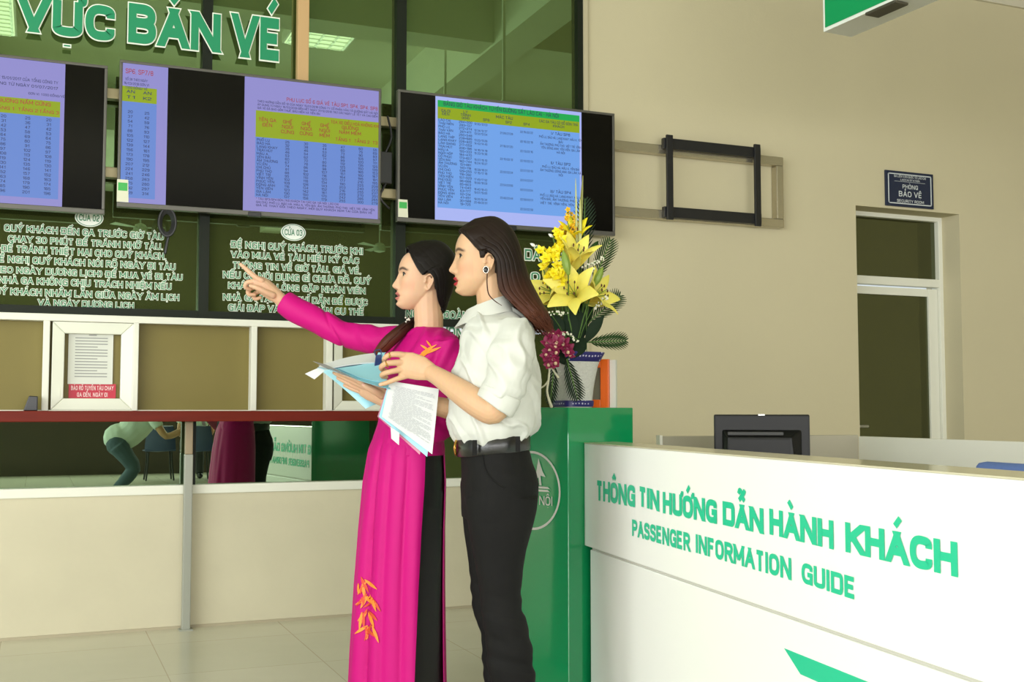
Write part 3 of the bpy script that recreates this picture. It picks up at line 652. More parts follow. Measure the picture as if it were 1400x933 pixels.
a, b = gl(93.5, 449), gl(153, 527); hw, hh = (b.x-a.x)/2, (a.z-b.z)/2
MB().box((-hw, -.004, -hh), (hw, -.001, hh)).build('paper_sheet', mat('paper', (214, 216, 206), .7), pp)
tl = MB()
for k in range(15):
    z = hh*.72-k*hh*.105; w0 = -hw*(.7 if k else .1); w1_ = hw*(.75 if k % 4 else .3) if k else hw*.25
    tl.add([(w0, -.0052, z), (w1_, -.0052, z), (w1_, -.0052, z+.0045), (w0, -.0052, z+.0045)], [(0, 1, 2, 3)])
tl.build('printed_lines', mat('print_grey', (150, 152, 148), .7), pp)
a, b = gl(94, 525), gl(158, 545); rd = thing('red_label', 'red label with white letters below the sheet on the ticket window', 'label', ((a.x+b.x)/2, WALL+.03, (a.z+b.z)/2))
hw, hh = (b.x-a.x)/2, (a.z-b.z)/2
MB().box((-hw, -.003, -hh), (hw, 0, hh)).build('label_sheet', mat('label_red', (190, 34, 60), .5), rd)
tl = MB(); text_into(tl, 'BÁO RÕ TUYẾN TÀU CHẠY', (0, -.003, hh*.12), EX, ZV, EN, hh*.62, width=hw*1.8, wt=.2, align='c', off=.002); text_into(tl, 'GA ĐẾN, NGÀY ĐI', (0, -.003, -hh*.8), EX, ZV, EN, hh*.6, width=hw*1.3, wt=.2, align='c', off=.002)
tl.build('label_lettering', mat('label_white', (235, 200, 200), .5), rd)
cp = wp(42, 558, .08); cr_ = MB(); cr_.prism([(cp.x-.03, cp.y, 1.0), (cp.x+.028, cp.y, 1.0), (cp.x+.028, cp.y, 1.064), (cp.x-.008, cp.y, 1.066)], (0, .05, 0))
tag(cr_.build('card_reader', M_BEZ, bevel=.004), 'small black card reader standing on the red-brown ledge by the window post', 'card reader')

# ------------------------------------------------------------------ green pillar and white information desk
def uv(u, v, z=0.0): return RV*u+DV*v+ZV*z    # view-aligned floor coordinates
ZC = 4.0                                      # depth of the pillar's near corner
UC = 77/1550*ZC
M_PIL = mat('green_gloss_panel', (14, 146, 88), .10, spec=.6, coat=.6, var=.06, scale=3)
_s = math.sqrt(.5); PW = .36
pc = uv(UC, ZC)
PILH = 1.012
pil = thing('information_pillar', 'glossy green square pillar with round white emblem at the end of the white desk', 'pillar', (pc.x, pc.y, 0))
dA, dB = RV*-_s+DV*_s, RV*_s+DV*_s
poly = [Vector((0, 0, 0)), dB*PW, dB*PW+dA*PW, dA*PW]
MB().prism([p+ZV*.0 for p in poly], (0, 0, PILH)).build('body', M_PIL, pil, bevel=.004)
nA = (RV*-_s-DV*_s)                           # outward normal of the face with the emblem
lc = dA*.178+ZV*(CAMH-108/1550*(ZC+.12)); em = MB(); RR = .142
def onA(x, y, d=.003): return lc-dA*x+ZV*y+nA*d
for k in range(56):
    a0, a1 = k*2*math.pi/56, (k+1)*2*math.pi/56
    em.add([onA(r*math.cos(a), r*math.sin(a)) for a in (a0, a1) for r in (RR*.94, RR)], [(0, 1, 3, 2)])
em.prism([onA(x, y) for x, y in ((.015, .025), (.035, .115), (.055, .07), (.07, .05), (.045, .055), (.05, .02), (.04, .02), (.035, .05))], nA*.0006)
em.prism([onA(x, y) for x, y in ((-.015, .025), (-.035, .115), (-.055, .07), (-.07, .05), (-.045, .055), (-.05, .02), (-.04, .02), (-.035, .05))], nA*.0006)
for y in (-.002, .009): em.prism([onA(x, y+yy) for x, yy in ((-.09, 0), (.09, 0), (.08, .007), (-.08, .007))], nA*.0006)
text_into(em, 'GA HÀ NỘI', onA(0, -.05, 0), -dA, ZV, nA, .032, width=.205, wt=.15, align='c', off=.003)
em.build('emblem', mat('emblem_silver', (208, 214, 204), .35), pil)
# desk
DD = Vector((0, 0, 0))+RV*.2705+DV*-.9627      # along the desk towards the near end
DN = RV*-.9627+DV*-.2705                      # out of its front
tB = .082
d0 = pc+dB*tB+DN*0
DH = CAMH-43/1550*(ZC+_s*tB); DL = 2.75
desk = thing('information_desk', 'long white information desk lettered PASSENGER INFORMATION GUIDE in green', 'desk', (d0.x, d0.y, 0))
M_DESK = mat('white_laminate', (247, 247, 242), .3, spec=.5, var=.015, scale=3)
M_DTOP = mat('desk_top_laminate', (206, 198, 172), .18, spec=.6)
def DP(s, n, z): return DD*s+DN*n+ZV*z
zg = CAMH-182/1550*(ZC+_s*tB); bk = -.15
def slab(name, pts, z0, z1, m, bev=.004): return MB().prism([Vector((p.x, p.y, z0)) for p in pts], (0, 0, z1-z0)).build(name, m, desk, bevel=bev)
s_b = -.070                                    # the back edge reaches past the start, up to the pillar's slanted face
slab('front_band', [DP(0.002, 0, 0), DP(DL, 0, 0), DP(DL, -.03, 0), DP(0.002-.018, -.03, 0)], zg, DH-.004, M_DESK, .003)
slab('lower_panel', [DP(0.012, -.018, 0), DP(DL, -.018, 0), DP(DL, -.04, 0), DP(0.0, -.04, 0)], 0.0, zg-.014, M_DESK, .003)
slab('groove', [DP(0.012, -.026, 0), DP(DL, -.026, 0), DP(DL, -.04, 0), DP(0.0, -.04, 0)], zg-.014, zg, mat('groove_aluminium', (206, 204, 192), .4), 0)
slab('counter_top', [DP(0.004, .002, 0), DP(DL, .002, 0), DP(DL, bk, 0), DP(s_b-.008, bk, 0)], DH-.004, DH, M_DTOP, .001)
slab('back_panel', [DP(s_b+.012, bk+.02, 0), DP(DL, bk+.02, 0), DP(DL, bk, 0), DP(s_b-.004, bk, 0)], .0, DH-.004, M_DESK, 0)
slab('worktop', [DP(.05, bk, 0), DP(DL, bk, 0), DP(DL, bk-.62, 0), DP(-.12, bk-.62, 0), DP(-.12, bk-.3, 0)], .68, .71, M_DTOP, .003)
slab('end_panel', [DP(-.10, bk-.60, 0), DP(-.06, bk-.60, 0), DP(-.06, bk-.32, 0), DP(-.10, bk-.32, 0)], .0, .68, M_DESK, .003)
slab('end_panel', [DP(DL-.04, bk-.60, 0), DP(DL, bk-.60, 0), DP(DL, bk-.05, 0), DP(DL-.04, bk-.05, 0)], .0, .68, M_DESK, .003)
def ondesk(px, py):                           # (along, height) on the desk front for a pixel
    p = onplane(px, py, d0, DN); q = p-Vector((d0.x, d0.y, 0)); return q.dot(DD), q.z
M_MINT = mat('mint_vinyl', (34, 196, 150), .4)
lt = MB()
def desk_words(words, wt, gap):
    for t_, pl, pr, tl_, bl_, tr_, br_ in words:
        s0, zb0 = ondesk(pl, bl_); s1, zb1 = ondesk(pr, br_); h0 = ondesk(pl, tl_)[1]-zb0; h1 = ondesk(pr, tr_)[1]-zb1
        ex = (DD*(s1-s0)+ZV*(zb1-zb0)).normalized()
        text_into(lt, t_, DP(s0, 0, zb0), ex, ZV, DN, (h0+h1)/2, width=(DD*(s1-s0)+ZV*(zb1-zb0)).length, wt=wt, gap=gap, off=.002, it=3)
desk_words([('THÔNG', 816, 869, 657, 684, 664, 694), ('TIN', 874, 902, 665, 692, 671, 700), ('HƯỚNG', 907, 981, 673, 702, 684, 717), ('DẪN', 989, 1045, 686, 718, 695, 731), ('HÀNH', 1053, 1141, 696, 731, 712, 752), ('KHÁCH', 1157, 1311, 715, 755, 741, 790)], .26, .07)
lt.build('desk_heading', M_MINT, desk); lt = MB()
desk_words([('PASSENGER', 865, 944, 711, 733, 729, 755), ('INFORMATION', 952, 1083, 732, 756, 762, 794), ('GUIDE', 1097, 1171, 771, 797, 788, 821)], .23, .11)
lt.build('desk_subheading', M_MINT, desk)
lg = MB(); P4 = [ondesk(*p) for p in ((1063.5, 887.5), (1085.5, 923), (1180, 965), (1180, 935))]
lg.prism([DP(s, -.018, z) for s, z in P4], DN*.0015)
P5 = [(P4[0][0]+.05+dx, P4[0][1]+dz) for dx, dz in ((.02, -.13), (.34, -.20), (.32, -.26), (.06, -.19))]
lg.prism([DP(s, -.018, z) for s, z in P5], DN*.0015)
lg.build('desk_emblem', M_MINT, desk)
# partition behind the desk
part = thing('desk_partition', 'low white cubicle partition, its shaded side coloured grey, behind the black monitor', 'partition', tuple(uv(.13*4.7, 4.7)))
p0_, p1_, p2_ = uv((905-700)/1550*4.62, 4.62), uv((1172-700)/1550*4.9, 4.9), uv((1415-700)/1550*3.95, 3.95)
PT = CAMH-34/1550*4.72
def wall_seg(nme, a, b, m, z1, th=.03):
    t_ = (b-a).normalized(); n_ = Vector((-t_.y, t_.x, 0))
    o = MB().prism([a, b, b+n_*th, a+n_*th], (0, 0, z1)).build(nme, m, part, bevel=.003); return rel(o, part.location)
M_PART = mat('shaded_partition_panel', (166, 160, 142), .5); M_PARTW = mat('white_partition_panel', (226, 224, 212), .45)  # shade of the side panel is painted in as grey; end panel stays white
wall_seg('side_panel', p0_, p1_, M_PART, PT); wall_seg('end_panel', p1_, p1_+(p2_-p1_)*1.02, M_PARTW, PT-.006)
t_ = (p1_-p0_).normalized(); o = MB().prism([p0_-t_*.012, p0_, p0_+Vector((-t_.y, t_.x, 0))*.034, p0_-t_*.012+Vector((-t_.y, t_.x, 0))*.034], (0, 0, PT+.004)).build('edge_strip', M_PARTW, part); rel(o, part.location)
# monitor seen from behind
mz = 4.28; mu0, mu1 = (975-700)/1550*mz, (1108-700)/1550*(mz-.06)
mw = mu1-mu0; mon = thing('computer_monitor', 'black flat computer monitor seen from behind, standing on the desk worktop', 'monitor', tuple(uv((mu0+mu1)/2, mz-.02, .7115)), -PSI-.16)
M_MON = mat('monitor_black', (12, 12, 13), .4, spec=.3)
mt = CAMH-5/1550*mz-.7115; mh = .25
MB().box((-mw/2, -.005, mt-mh), (mw/2, .03, mt)).build('screen_body', M_MON, mon, bevel=.006)
b = MB(); b.hexa([(-mw*.42, -.006, mt-mh+.015), (mw*.42, -.006, mt-mh+.015), (mw*.34, -.05, mt-mh+.03), (-mw*.38, -.05, mt-mh+.03), (-mw*.42, -.006, mt-.055), (mw*.42, -.006, mt-.055), (mw*.30, -.05, mt-.085), (-mw*.36, -.05, mt-.085)])
b.build('back_bulge', M_MON, mon, bevel=.008)
MB().box((-mw*.36, -.045, mt-.078), (mw*.22, -.02, mt-.064)).build('vent_ridge', mat('monitor_grey', (46, 46, 46), .5), mon, bevel=.003)
MB().box((-.012, -.006, mt-.004), (.012, .004, mt+.001)).build('maker_mark', mat('silver_mark', (200, 200, 200), .3, .6), mon)
MB().tube([(0, -.01, .012), (0, -.012, mt-mh+.03)], .03, 12, False).build('stand_neck', M_MON, mon, smooth=True)
MB().lathe([(.11, 0), (.11, .008), (.05, .016), (.0, .018)]).build('stand_base', M_MON, mon, smooth=True)
# chair behind the desk, only its blue top in view
ch = thing('office_chair', 'blue office chair, only its backrest top in view at the right edge', 'chair', tuple(uv((1412-700)/1550*3.05, 3.05)), -PSI-1.296)
M_BLU = mat('blue_fabric', (92, 116, 176), .8, var=.1, scale=80)
chz = CAMH-73/1550*3.05
MB().box((-.22, -.03, chz-.42), (.22, .03, chz)).build('backrest', M_BLU, ch, bevel=.03, seg=3, smooth=True)
MB().box((-.24, -.46, .44), (.24, -.02, .51)).build('seat', M_BLU, ch, bevel=.03, seg=3, smooth=True)
MB().tube([(0, .035, chz-.25), (0, .05, .5), (0, -.1, .42)], .018, 8).build('back_bar', M_BEZ, ch, smooth=True)
MB().tube([(0, -.24, .07), (0, -.24, .45)], .025, 10).build('gas_column', M_BEZ, ch, smooth=True)
for k in range(5):
    a = k*2*math.pi/5; l = MB(); l.tube([(0, -.24, .09), (.26*math.cos(a), -.24+.26*math.sin(a), .055)], .016, 8); l.ball((.26*math.cos(a), -.24+.26*math.sin(a), .025), .025, 10, 6); l.build('base_leg', M_BEZ, ch, smooth=True)
# hanging sign box
HZ = 4.6; hs0 = atdepth(1127, 44, HZ); hdir = Vector((.05, -1, 0)).normalized()
hang = thing('hanging_sign', 'green white-edged sign box hanging at the top right of the picture', 'sign', tuple(hs0))
hn = Vector((-hdir.y, hdir.x, 0)); hn = -hn if hn.dot(RV) > 0 else hn   # face towards the left
sg_w = .145
def HP(s, n, z): return hdir*s-hn*n+ZV*z
def hbox(nme, s0, s1, n0, n1, z0, z1, m, bev=.002):
    return MB().hexa([HP(s0, n0, z0), HP(s1, n0, z0), HP(s1, n1, z0), HP(s0, n1, z0), HP(s0, n0, z1), HP(s1, n0, z1), HP(s1, n1, z1), HP(s0, n1, z1)]).build(nme, m, hang, bevel=bev)
hbox('box_body', 0, 1.9, 0, sg_w, 0, .62, mat('grey_sign_casing', (226, 226, 220), .5))
hbox('white_border', .0, 1.9, -.004, 0, .0, .62, mat('white_border', (232, 234, 226), .5), 0)
hbox('green_face', .014, 1.886, -.008, -.004, .014, .606, mat('sign_face_green', (18, 150, 88), .3), .001)
q_ = onplane(1217, 8, hs0, ZV)-hs0; sq_, nq_ = q_.dot(hdir), -q_.dot(hn)
hbox('lamp_slot', sq_-.10, sq_+.06, nq_-.035, nq_+.035, -.012, 0, mat('dark_slot', (70, 66, 52), .5), .004)
for s_ in (.2, 1.7): hbox('hanger_rod', s_, s_+.02, .07, .09, .62, CEIL-hs0.z, M_WHITE, 0)
# standing orange-edged frame behind the vase
fz = 4.28; fu = (822-700)/1550*fz
frm = thing('display_frame', 'orange-edged display frame standing behind the vase on the green pillar', 'frame', tuple(uv(fu+.0, fz, PILH)), -PSI-.35)
fh = 66/1550*fz
M_OR = mat('orange_plastic', (240, 106, 26), .35)
MB().box((0, -.014, 0), (.032, .012, fh)).build('side_rail', M_OR, frm, bevel=.002)
MB().box((-.10, -.014, 0), (-.068, .012, fh)).build('side_rail', M_OR, frm, bevel=.002)
MB().box((-.068, -.014, fh-.032), (0, .012, fh)).build('top_rail', M_OR, frm, bevel=.002)
MB().box((-.068, -.014, 0), (0, .012, .03)).build('bottom_rail', M_OR, frm, bevel=.002)
MB().box((-.068, -.004, .03), (0, .008, fh-.032)).build('picture_panel', mat('grey_print', (120, 118, 100), .3, var=.4, scale=12), frm)
MB().box((.033, .0, 0), (.056, .022, fh-.003)).build('white_backing', mat('white_plastic', (222, 224, 216), .5), frm)

# ------------------------------------------------------------------ vase and flowers on the pillar
vz = 4.2; vu = (783-700)/1550*vz
VB = uv(vu, vz, PILH)
vase = thing('vase', 'white woven-pattern vase with blue bands holding yellow flowers on the green pillar', 'vase', tuple(VB), -PSI+.5)
M_VAS = mat('white_ceramic', (206, 206, 200), .45, var=.12, scale=120, bump=.5, bscale=160); M_VBL = mat('blue_glaze', (46, 44, 112), .35)
_nt = M_VBL.node_tree; _tc = _nt.nodes.new('ShaderNodeTexCoord'); _ck = _nt.nodes.new('ShaderNodeTexVoronoi'); _ck.inputs['Scale'].default_value = 75; _ck.inputs['Randomness'].default_value = .15
_cr = _nt.nodes.new('ShaderNodeValToRGB'); _cr.color_ramp.interpolation = 'CONSTANT'; _cr.color_ramp.elements[0].color = lin((196, 194, 216))+(1,); _cr.color_ramp.elements[1].position = .26; _cr.color_ramp.elements[1].color = lin((44, 42, 110))+(1,)
_nt.links.new(_tc.outputs['Object'], _ck.inputs['Vector']); _nt.links.new(_ck.outputs['Distance'], _cr.inputs[0]); _nt.links.new(_cr.outputs[0], _nt.nodes['Principled BSDF'].inputs['Base Color'])
def sq_ring(r, z, p=5, n=40):
    out = []
    for k in range(n):
        a = 2*math.pi*k/n; c, s = math.cos(a), math.sin(a); q = (abs(c)**p+abs(s)**p)**(-1/p); out.append(Vector((r*c*q, r*s*q, z)))
    return out
sc_ = 4.2/1550; Hh = 75*sc_
MB().loft([sq_ring(r, z) for r, z in ((.058, 0), (.06, .003), (.060, .026), (.064, .07), (.070, .11), (.077, .15), (.082, Hh-.035), (.068, Hh-.05), (.055, .03))], cap=True).build('vase_body', M_VAS, vase, smooth=True)
MB().loft([sq_ring(r, z) for r, z in ((.0615, .003), (.0635, .005), (.0645, .024), (.062, .026))], cap=True).build('base_band', M_VBL, vase, smooth=True)
MB().loft([sq_ring(r, z) for r, z in ((.081, Hh-.036), (.084, Hh-.034), (.098, Hh-.004), (.098, Hh), (.092, Hh), (.078, Hh-.03))], cap=False).build('rim', M_VBL, vase, smooth=True)
MOUTH = VB+ZV*(Hh-.03)
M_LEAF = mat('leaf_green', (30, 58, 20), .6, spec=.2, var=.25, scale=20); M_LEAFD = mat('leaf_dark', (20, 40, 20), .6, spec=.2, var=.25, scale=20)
M_STEM = mat('stem_green', (84, 120, 50), .5); M_PETY = mat('lily_yellow', (244, 226, 104), .5, var=.06, scale=40, sss=.15); M_PETC = mat('orchid_yellow', (246, 224, 32), .5, var=.08, scale=60, sss=.1)
M_GOLD = mat('golden_blossom', (224, 178, 16), .5, var=.1, scale=60); M_ANT = mat('anther_brown', (86, 44, 22), .6); M_PUR = mat('orchid_purple', (138, 26, 74), .5, var=.2, scale=50); M_PALE = mat('orchid_pale', (226, 196, 160), .5)
M_WFIL = mat('filler_white', (232, 230, 210), .6); M_BUD = mat('bud_green', (130, 156, 62), .45, var=.1, scale=30); M_BUDW = mat('bud_white', (236, 236, 226), .5)
def fpt(px, py, dv=0.0): return atdepth(px, py, vz+dv)
_sk = [0]
def stem_to(mb, p, rad=.003, bend=None):
    _sk[0] += 1; g = _sk[0]*2.399963; q = MOUTH+Vector((math.cos(g), math.sin(g), 0))*(.055*math.sqrt((_sk[0] % 41)/41))
    m = q.lerp(p, .5)+(ZV*.02 if bend is None else bend); mb.tube([q+Vector((0, 0, -.01)), m, p], [rad, rad, rad*.9], 6, False, 4)
def frame_of(d):
    d = Vector(d).normalized(); a = d.cross(ZV) if abs(d.z) < .95 else d.cross(Vector((1, 0, 0))); a.normalize(); return d, a, a.cross(d)
def petal(mb, c, axis, out, L, W, curl, base=.15, n=9):
    """petal growing along axis, opening towards out, tip curling back"""
    axis, out = Vector(axis).normalized(), Vector(out).normalized(); side = axis.cross(out).normalized(); G = []; p = Vector(c); ang = base
    for i in range(n):
        t = i/(n-1); w = W*(math.sin(math.pi*min(1, .12+.88*t)**.85)**.8 if t < .995 else .06)
        d = axis*math.cos(ang)+out*math.sin(ang); nn = out*math.cos(ang)-axis*math.sin(ang)
        G.append([p+side*(w*q)-nn*(abs(q)**2*w*-.25) for q in (-1, -.5, 0, .5, 1)])
        p = p+d*(L/(n-1)); ang += curl/(n-1)*(0.4+1.2*t)
    mb.sheet(G, .0012)
def lily(px, py, dv, d, label, S=.085, op=1.0, group='yellow lilies in the vase', m=None):
    c = fpt(px, py, dv); d, a, b = frame_of(uv(*d)); t = thing('lily', label, 'flower', tuple(c-d*S*.5), 0, group); base = -Vector(c-d*S*.5)+c-d*S*.5
    for k in range(6):
        g = k*math.pi/3+.3; o = a*math.cos(g)+b*math.sin(g); mb = MB(); petal(mb, o*.004, d, o, S*1.25, S*(.30 if k % 2 else .24), 1.5*op, .35*op); mb.build('petal', m or M_PETY, t, smooth=True)
    sm = MB(); an = MB()
    for k in range(6):
        g = k*math.pi/3; o = a*math.cos(g)+b*math.sin(g); e = d*S*.75+o*S*.2; sm.tube([(0, 0, 0), d*S*.4+o*S*.06, e], .0012, 5, False); an.ball(e, (.0035, .0035, .006), 6, 4)
    sm.tube([(0, 0, 0), d*S*.85], .0018, 5, False); sm.build('filaments', M_BUD, t, smooth=True); an.build('anthers', M_ANT, t, smooth=True)
    st = MB(); stem_to(st, c-d*S*.5, .0035); rel(st.build('stem', M_STEM, t, smooth=True), t.location)
lily(783, 398, -.12, (-.25, -.9, .25), 'pale yellow lily, large open one facing out at the centre of the bouquet', .125)
lily(752, 398, -.04, (-.75, -.5, .3), 'pale yellow lily at left of the bouquet behind the brown hair', .125, .9)
lily(818, 402, -.04, (.75, -.45, .35), 'pale yellow lily at right of the bouquet above the palm leaf', .115)
lily(788, 348, -.06, (.25, -.5, .8), 'pale yellow lily half open in the upper middle of the bouquet', .115, .75)
lily(786, 318, .0, (.0, -.6, .8), 'small bright yellow lily below the golden sprays', .085, .8, m=M_PETC)
def bud(px, py, px1, py1, dv, label, m, r=.013):
    a, b = fpt(px, py, dv), fpt(px1, py1, dv); t = thing('lily_bud', label, 'flower bud', tuple(a), 0, 'lily buds')
    mb = MB(); mb.tube([a, a.lerp(b, .35), a.lerp(b, .75), b], [r*.45, r, r*.75, r*.15], 8); rel(mb.build('bud', m, t, smooth=True), a)
    st = MB(); stem_to(st, a, .0028); rel(st.build('stem', M_STEM, t, smooth=True), a)
bud(777, 374, 770, 343, -.14, 'green lily bud upright before the yellow petals', M_BUD, .016)
bud(813, 390, 824, 366, -.06, 'green lily bud at the right below the white filler', M_BUD, .015)
bud(806, 345, 818, 330, -.02, 'green leafy lily bud beside the dark fern at the top right', M_LEAF, .011)
def blossom(mb, c, d, S, n=5):
    d, a, b = frame_of(d)
    for k in range(n):
        g = k*2*math.pi/n; o = a*math.cos(g)+b*math.sin(g); petal(mb, c+o*.002, d, o, S, S*.36, .5, .9, 5)
    petal(mb, c, d, b*-1, S*.7, S*.3, -.8, .3, 5)
rf = random.Random(11)
def spray(label, pts, S, m, group, name='orchid_spray', mid=None, tip=None):
    P = [fpt(*p) for p in pts]; t = thing(name, label, 'flower', tuple(P[0]), 0, group)
    st = MB(); stem_to(st, P[0], .0025); st.tube(P, .002, 5, True, 3); rel(st.build('stem', M_STEM, t, smooth=True), P[0])
    Q, _ = spline(P, [1]*len(P), 2)
    for i, q in enumerate(Q):
        c = q+Vector((rf.uniform(-.012, .012), rf.uniform(-.015, .005), rf.uniform(-.006, .006))); mb = MB(); blossom(mb, c, uv(rf.uniform(-.9, .5), -.8, rf.uniform(-.2, .5)), S*rf.uniform(.85, 1.15)*(1-.35*i/len(Q)))
        bo = mb.build('blossom', m, t, smooth=True); rel(bo, P[0])
        if mid: mm_ = MB(); mm_.ball(c+uv(-.1, -.9, .1)*.008, .007, 8, 5); rel(mm_.build('lip', mid, bo, smooth=True), P[0])
spray('yellow orchid spray with outer blossoms at the upper left', [(758, 385, -.05), (750, 365, -.07), (748, 352, -.08), (757, 340, -.06)], .03, M_PETC, 'yellow orchid sprays')
spray('yellow orchid spray over the bouquet middle left', [(762, 380, -.1), (757, 362, -.1), (765, 345, -.08), (768, 330, -.06), (762, 318, -.05)], .028, M_PETC, 'yellow orchid sprays')
spray('yellow orchid spray low on the left beside the hair', [(768, 385, -.1), (765, 374, -.12), (755, 378, -.1), (748, 386, -.08)], .028, M_PETC, 'yellow orchid sprays')
spray('single outlying yellow orchid spray with a white bud reaching left', [(760, 352, -.04), (750, 347, -.05), (741, 341, -.06)], .026, M_PETC, 'yellow orchid sprays')
spray('yellow orchid spray standing highest, with small white-tipped bud', [(765, 340, -.03), (763, 326, -.04), (764, 318, -.04)], .024, M_PETC, 'yellow orchid sprays')
spray('golden blossom spray rising left of the tall stalks', [(782, 325, 0), (778, 310, -.01), (774, 296, -.01), (778, 288, 0)], .014, M_GOLD, 'golden blossom sprays', 'blossom_spray')
spray('golden blossom spray bending over the screen edge', [(786, 330, .01), (785, 315, 0), (784, 302, 0), (780, 292, .01)], .014, M_GOLD, 'golden blossom sprays', 'blossom_spray')
spray('golden blossom spray lowest above the yellow orchids', [(774, 335, 0), (771, 322, -.01), (770, 312, -.01)], .014, M_GOLD, 'golden blossom sprays', 'blossom_spray')
spray('purple orchid spray drooping nearest the white shirt', [(756, 480, -.12), (748, 472, -.14), (745, 488, -.15), (748, 500, -.15)], .033, M_PUR, 'purple orchid sprays', mid=M_PALE)
spray('purple orchid spray in front at the vase shoulder', [(770, 478, -.13), (762, 468, -.15), (756, 482, -.16), (760, 498, -.16)], .033, M_PUR, 'purple orchid sprays', mid=M_PALE)
spray('purple orchid spray highest of the purple cluster', [(768, 470, -.11), (758, 460, -.12), (748, 458, -.12), (772, 476, -.13), (780, 488, -.13)], .032, M_PUR, 'purple orchid sprays', mid=M_PALE)
for x, y, x1, y1, lab in ((732, 337, 725, 333, 'white closed bud at the far left tip of the orchids'), (756, 324, 750, 320, 'white closed bud at the top left tip of the orchids')): bud(x, y, x1, y1, -.05, lab, M_BUDW, .006)
def frond(label, p0, p1, dv0, dv1, W, n, m, side=None, droop=0.0, lean=.95, wl=.012):
    a, b = fpt(*p0, dv0), fpt(*p1, dv1); t = thing('palm_frond', label, 'leaf', tuple(a), 0, 'palm fronds')
    ax = (b-a); L = ax.length; ax.normalize(); s = (Vector(side) if side else ax.cross(DV)).normalized()
    st = MB(); stem_to(st, a, .0025); st.tube([a, a.lerp(b, .5)+ZV*droop, b], [.003, .0025, .001], 6, True, 4); rel(st.build('rachis', M_STEM, t, smooth=True), a)
    lf_ = MB(); nn = ax.cross(s)
    for k in range(n):
        f = (k+.5)/n; q = a.lerp(b, f)+ZV*droop*4*f*(1-f); w = W*(math.sin(math.pi*(.12+.86*f))**.7)
        for sd in (-1, 1):
            e = q+(s*sd*math.cos(lean)+ax*math.sin(lean))*w+nn*w*.12; md = q.lerp(e, .5); h = ax*wl*.5
            lf_.sheet([[q-h*.6, q+h*.6], [md-h, md+h], [e-h*.12, e+h*.12]], .0008)
    o = rel(lf_.build('leaflets', m, t, smooth=True), a)
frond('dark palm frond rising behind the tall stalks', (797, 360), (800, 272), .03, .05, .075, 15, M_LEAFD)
frond('palm frond high at the right against the wall', (812, 385), (835, 328), .02, .05, .07, 13, M_LEAF)
frond('palm frond at the right reaching up beside the lily', (806, 440), (848, 404), .0, .02, .07, 12, M_LEAF)
frond('palm frond spreading sideways over the vase rim', (806, 468), (856, 466), -.02, -.05, .06, 12, M_LEAF)
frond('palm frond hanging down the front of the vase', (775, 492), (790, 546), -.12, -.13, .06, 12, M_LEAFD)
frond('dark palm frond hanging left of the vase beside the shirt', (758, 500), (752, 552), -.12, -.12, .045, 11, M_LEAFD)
def blade(label, p0, p1, dv, W, m):
    a, b = fpt(*p0, dv), fpt(*p1, dv); t = thing('tall_leaf', label, 'leaf', tuple(a), 0, 'tall narrow leaves'); G = []
    for i in range(7):
        f = i/6; q = a.lerp(b, f); w = W*(1-f**3*.85); G.append([q-RV*w, q+DV*w*.4, q+RV*w])
    mb = MB(); mb.sheet(G, .001); rel(mb.build('leaf_blade', m, t, smooth=True), a); st = MB(); stem_to(st, a, .0025); rel(st.build('stem', M_STEM, t, smooth=True), a)
M_BL1, M_BL2 = mat('blade_pale', (176, 178, 112), .5, var=.15, scale=20), mat('blade_olive', (120, 120, 50), .5, var=.15, scale=20)
blade('pale narrow leaf standing tallest, left one', (789, 350), (787, 244), -.02, .004, M_BL1); blade('olive narrow leaf standing tall, right one', (791, 345), (797, 240), .0, .007, M_BL2); blade('pale green narrow leaf ending lower in front', (793, 350), (793, 272), -.03, .006, M_BL1)
def broad(label, p0, p1, dv, W, m=M_LEAFD, up=.01):
    a, b = fpt(*p0, dv), fpt(*p1, dv-.02); t = thing('broad_leaf', label, 'leaf', tuple(a), 0, 'broad dark leaves'); G = []; ax = (b-a).normalized(); s = ax.cross(DV).normalized()
    for i in range(9):
        f = i/8; q = a.lerp(b, f)+ZV*up*4*f*(1-f); w = W*max(.04, math.sin(math.pi*f**.9)); G.append([q-s*w+DV*w*.3, q, q+s*w+DV*w*.3])
    mb = MB(); mb.sheet(G, .001); rel(mb.build('leaf_blade', m, t, smooth=True), a); st = MB(); stem_to(st, a, .002); rel(st.build('stem', M_STEM, t, smooth=True), a)
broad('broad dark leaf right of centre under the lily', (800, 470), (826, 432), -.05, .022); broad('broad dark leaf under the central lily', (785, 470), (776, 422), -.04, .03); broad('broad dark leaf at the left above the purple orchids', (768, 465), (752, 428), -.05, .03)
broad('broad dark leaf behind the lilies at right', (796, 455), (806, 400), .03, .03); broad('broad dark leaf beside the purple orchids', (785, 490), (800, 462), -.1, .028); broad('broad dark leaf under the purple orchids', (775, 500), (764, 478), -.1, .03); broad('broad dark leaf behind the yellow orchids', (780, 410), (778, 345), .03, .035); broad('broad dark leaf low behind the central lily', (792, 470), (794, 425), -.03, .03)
def filler(label, p0, p1, dv, n=18):
    a, b = fpt(*p0, dv), fpt(*p1, dv); t = thing('filler_sprig', label, 'flower', tuple(a), 0, 'white filler sprigs'); st = MB(); stem_to(st, a, .0015); st.tube([a, b], .0012, 5); rel(st.build('stem', M_STEM, t, smooth=True), a)
    f = MB()
    for k in range(n): f.ball(a.lerp(b, k/n)+Vector((rf.uniform(-.008, .008), rf.uniform(-.01, .01), rf.uniform(-.008, .008))), rf.uniform(.003, .005), 6, 4)
    rel(f.build('tiny_flowers', M_WFIL, t, smooth=True), a)
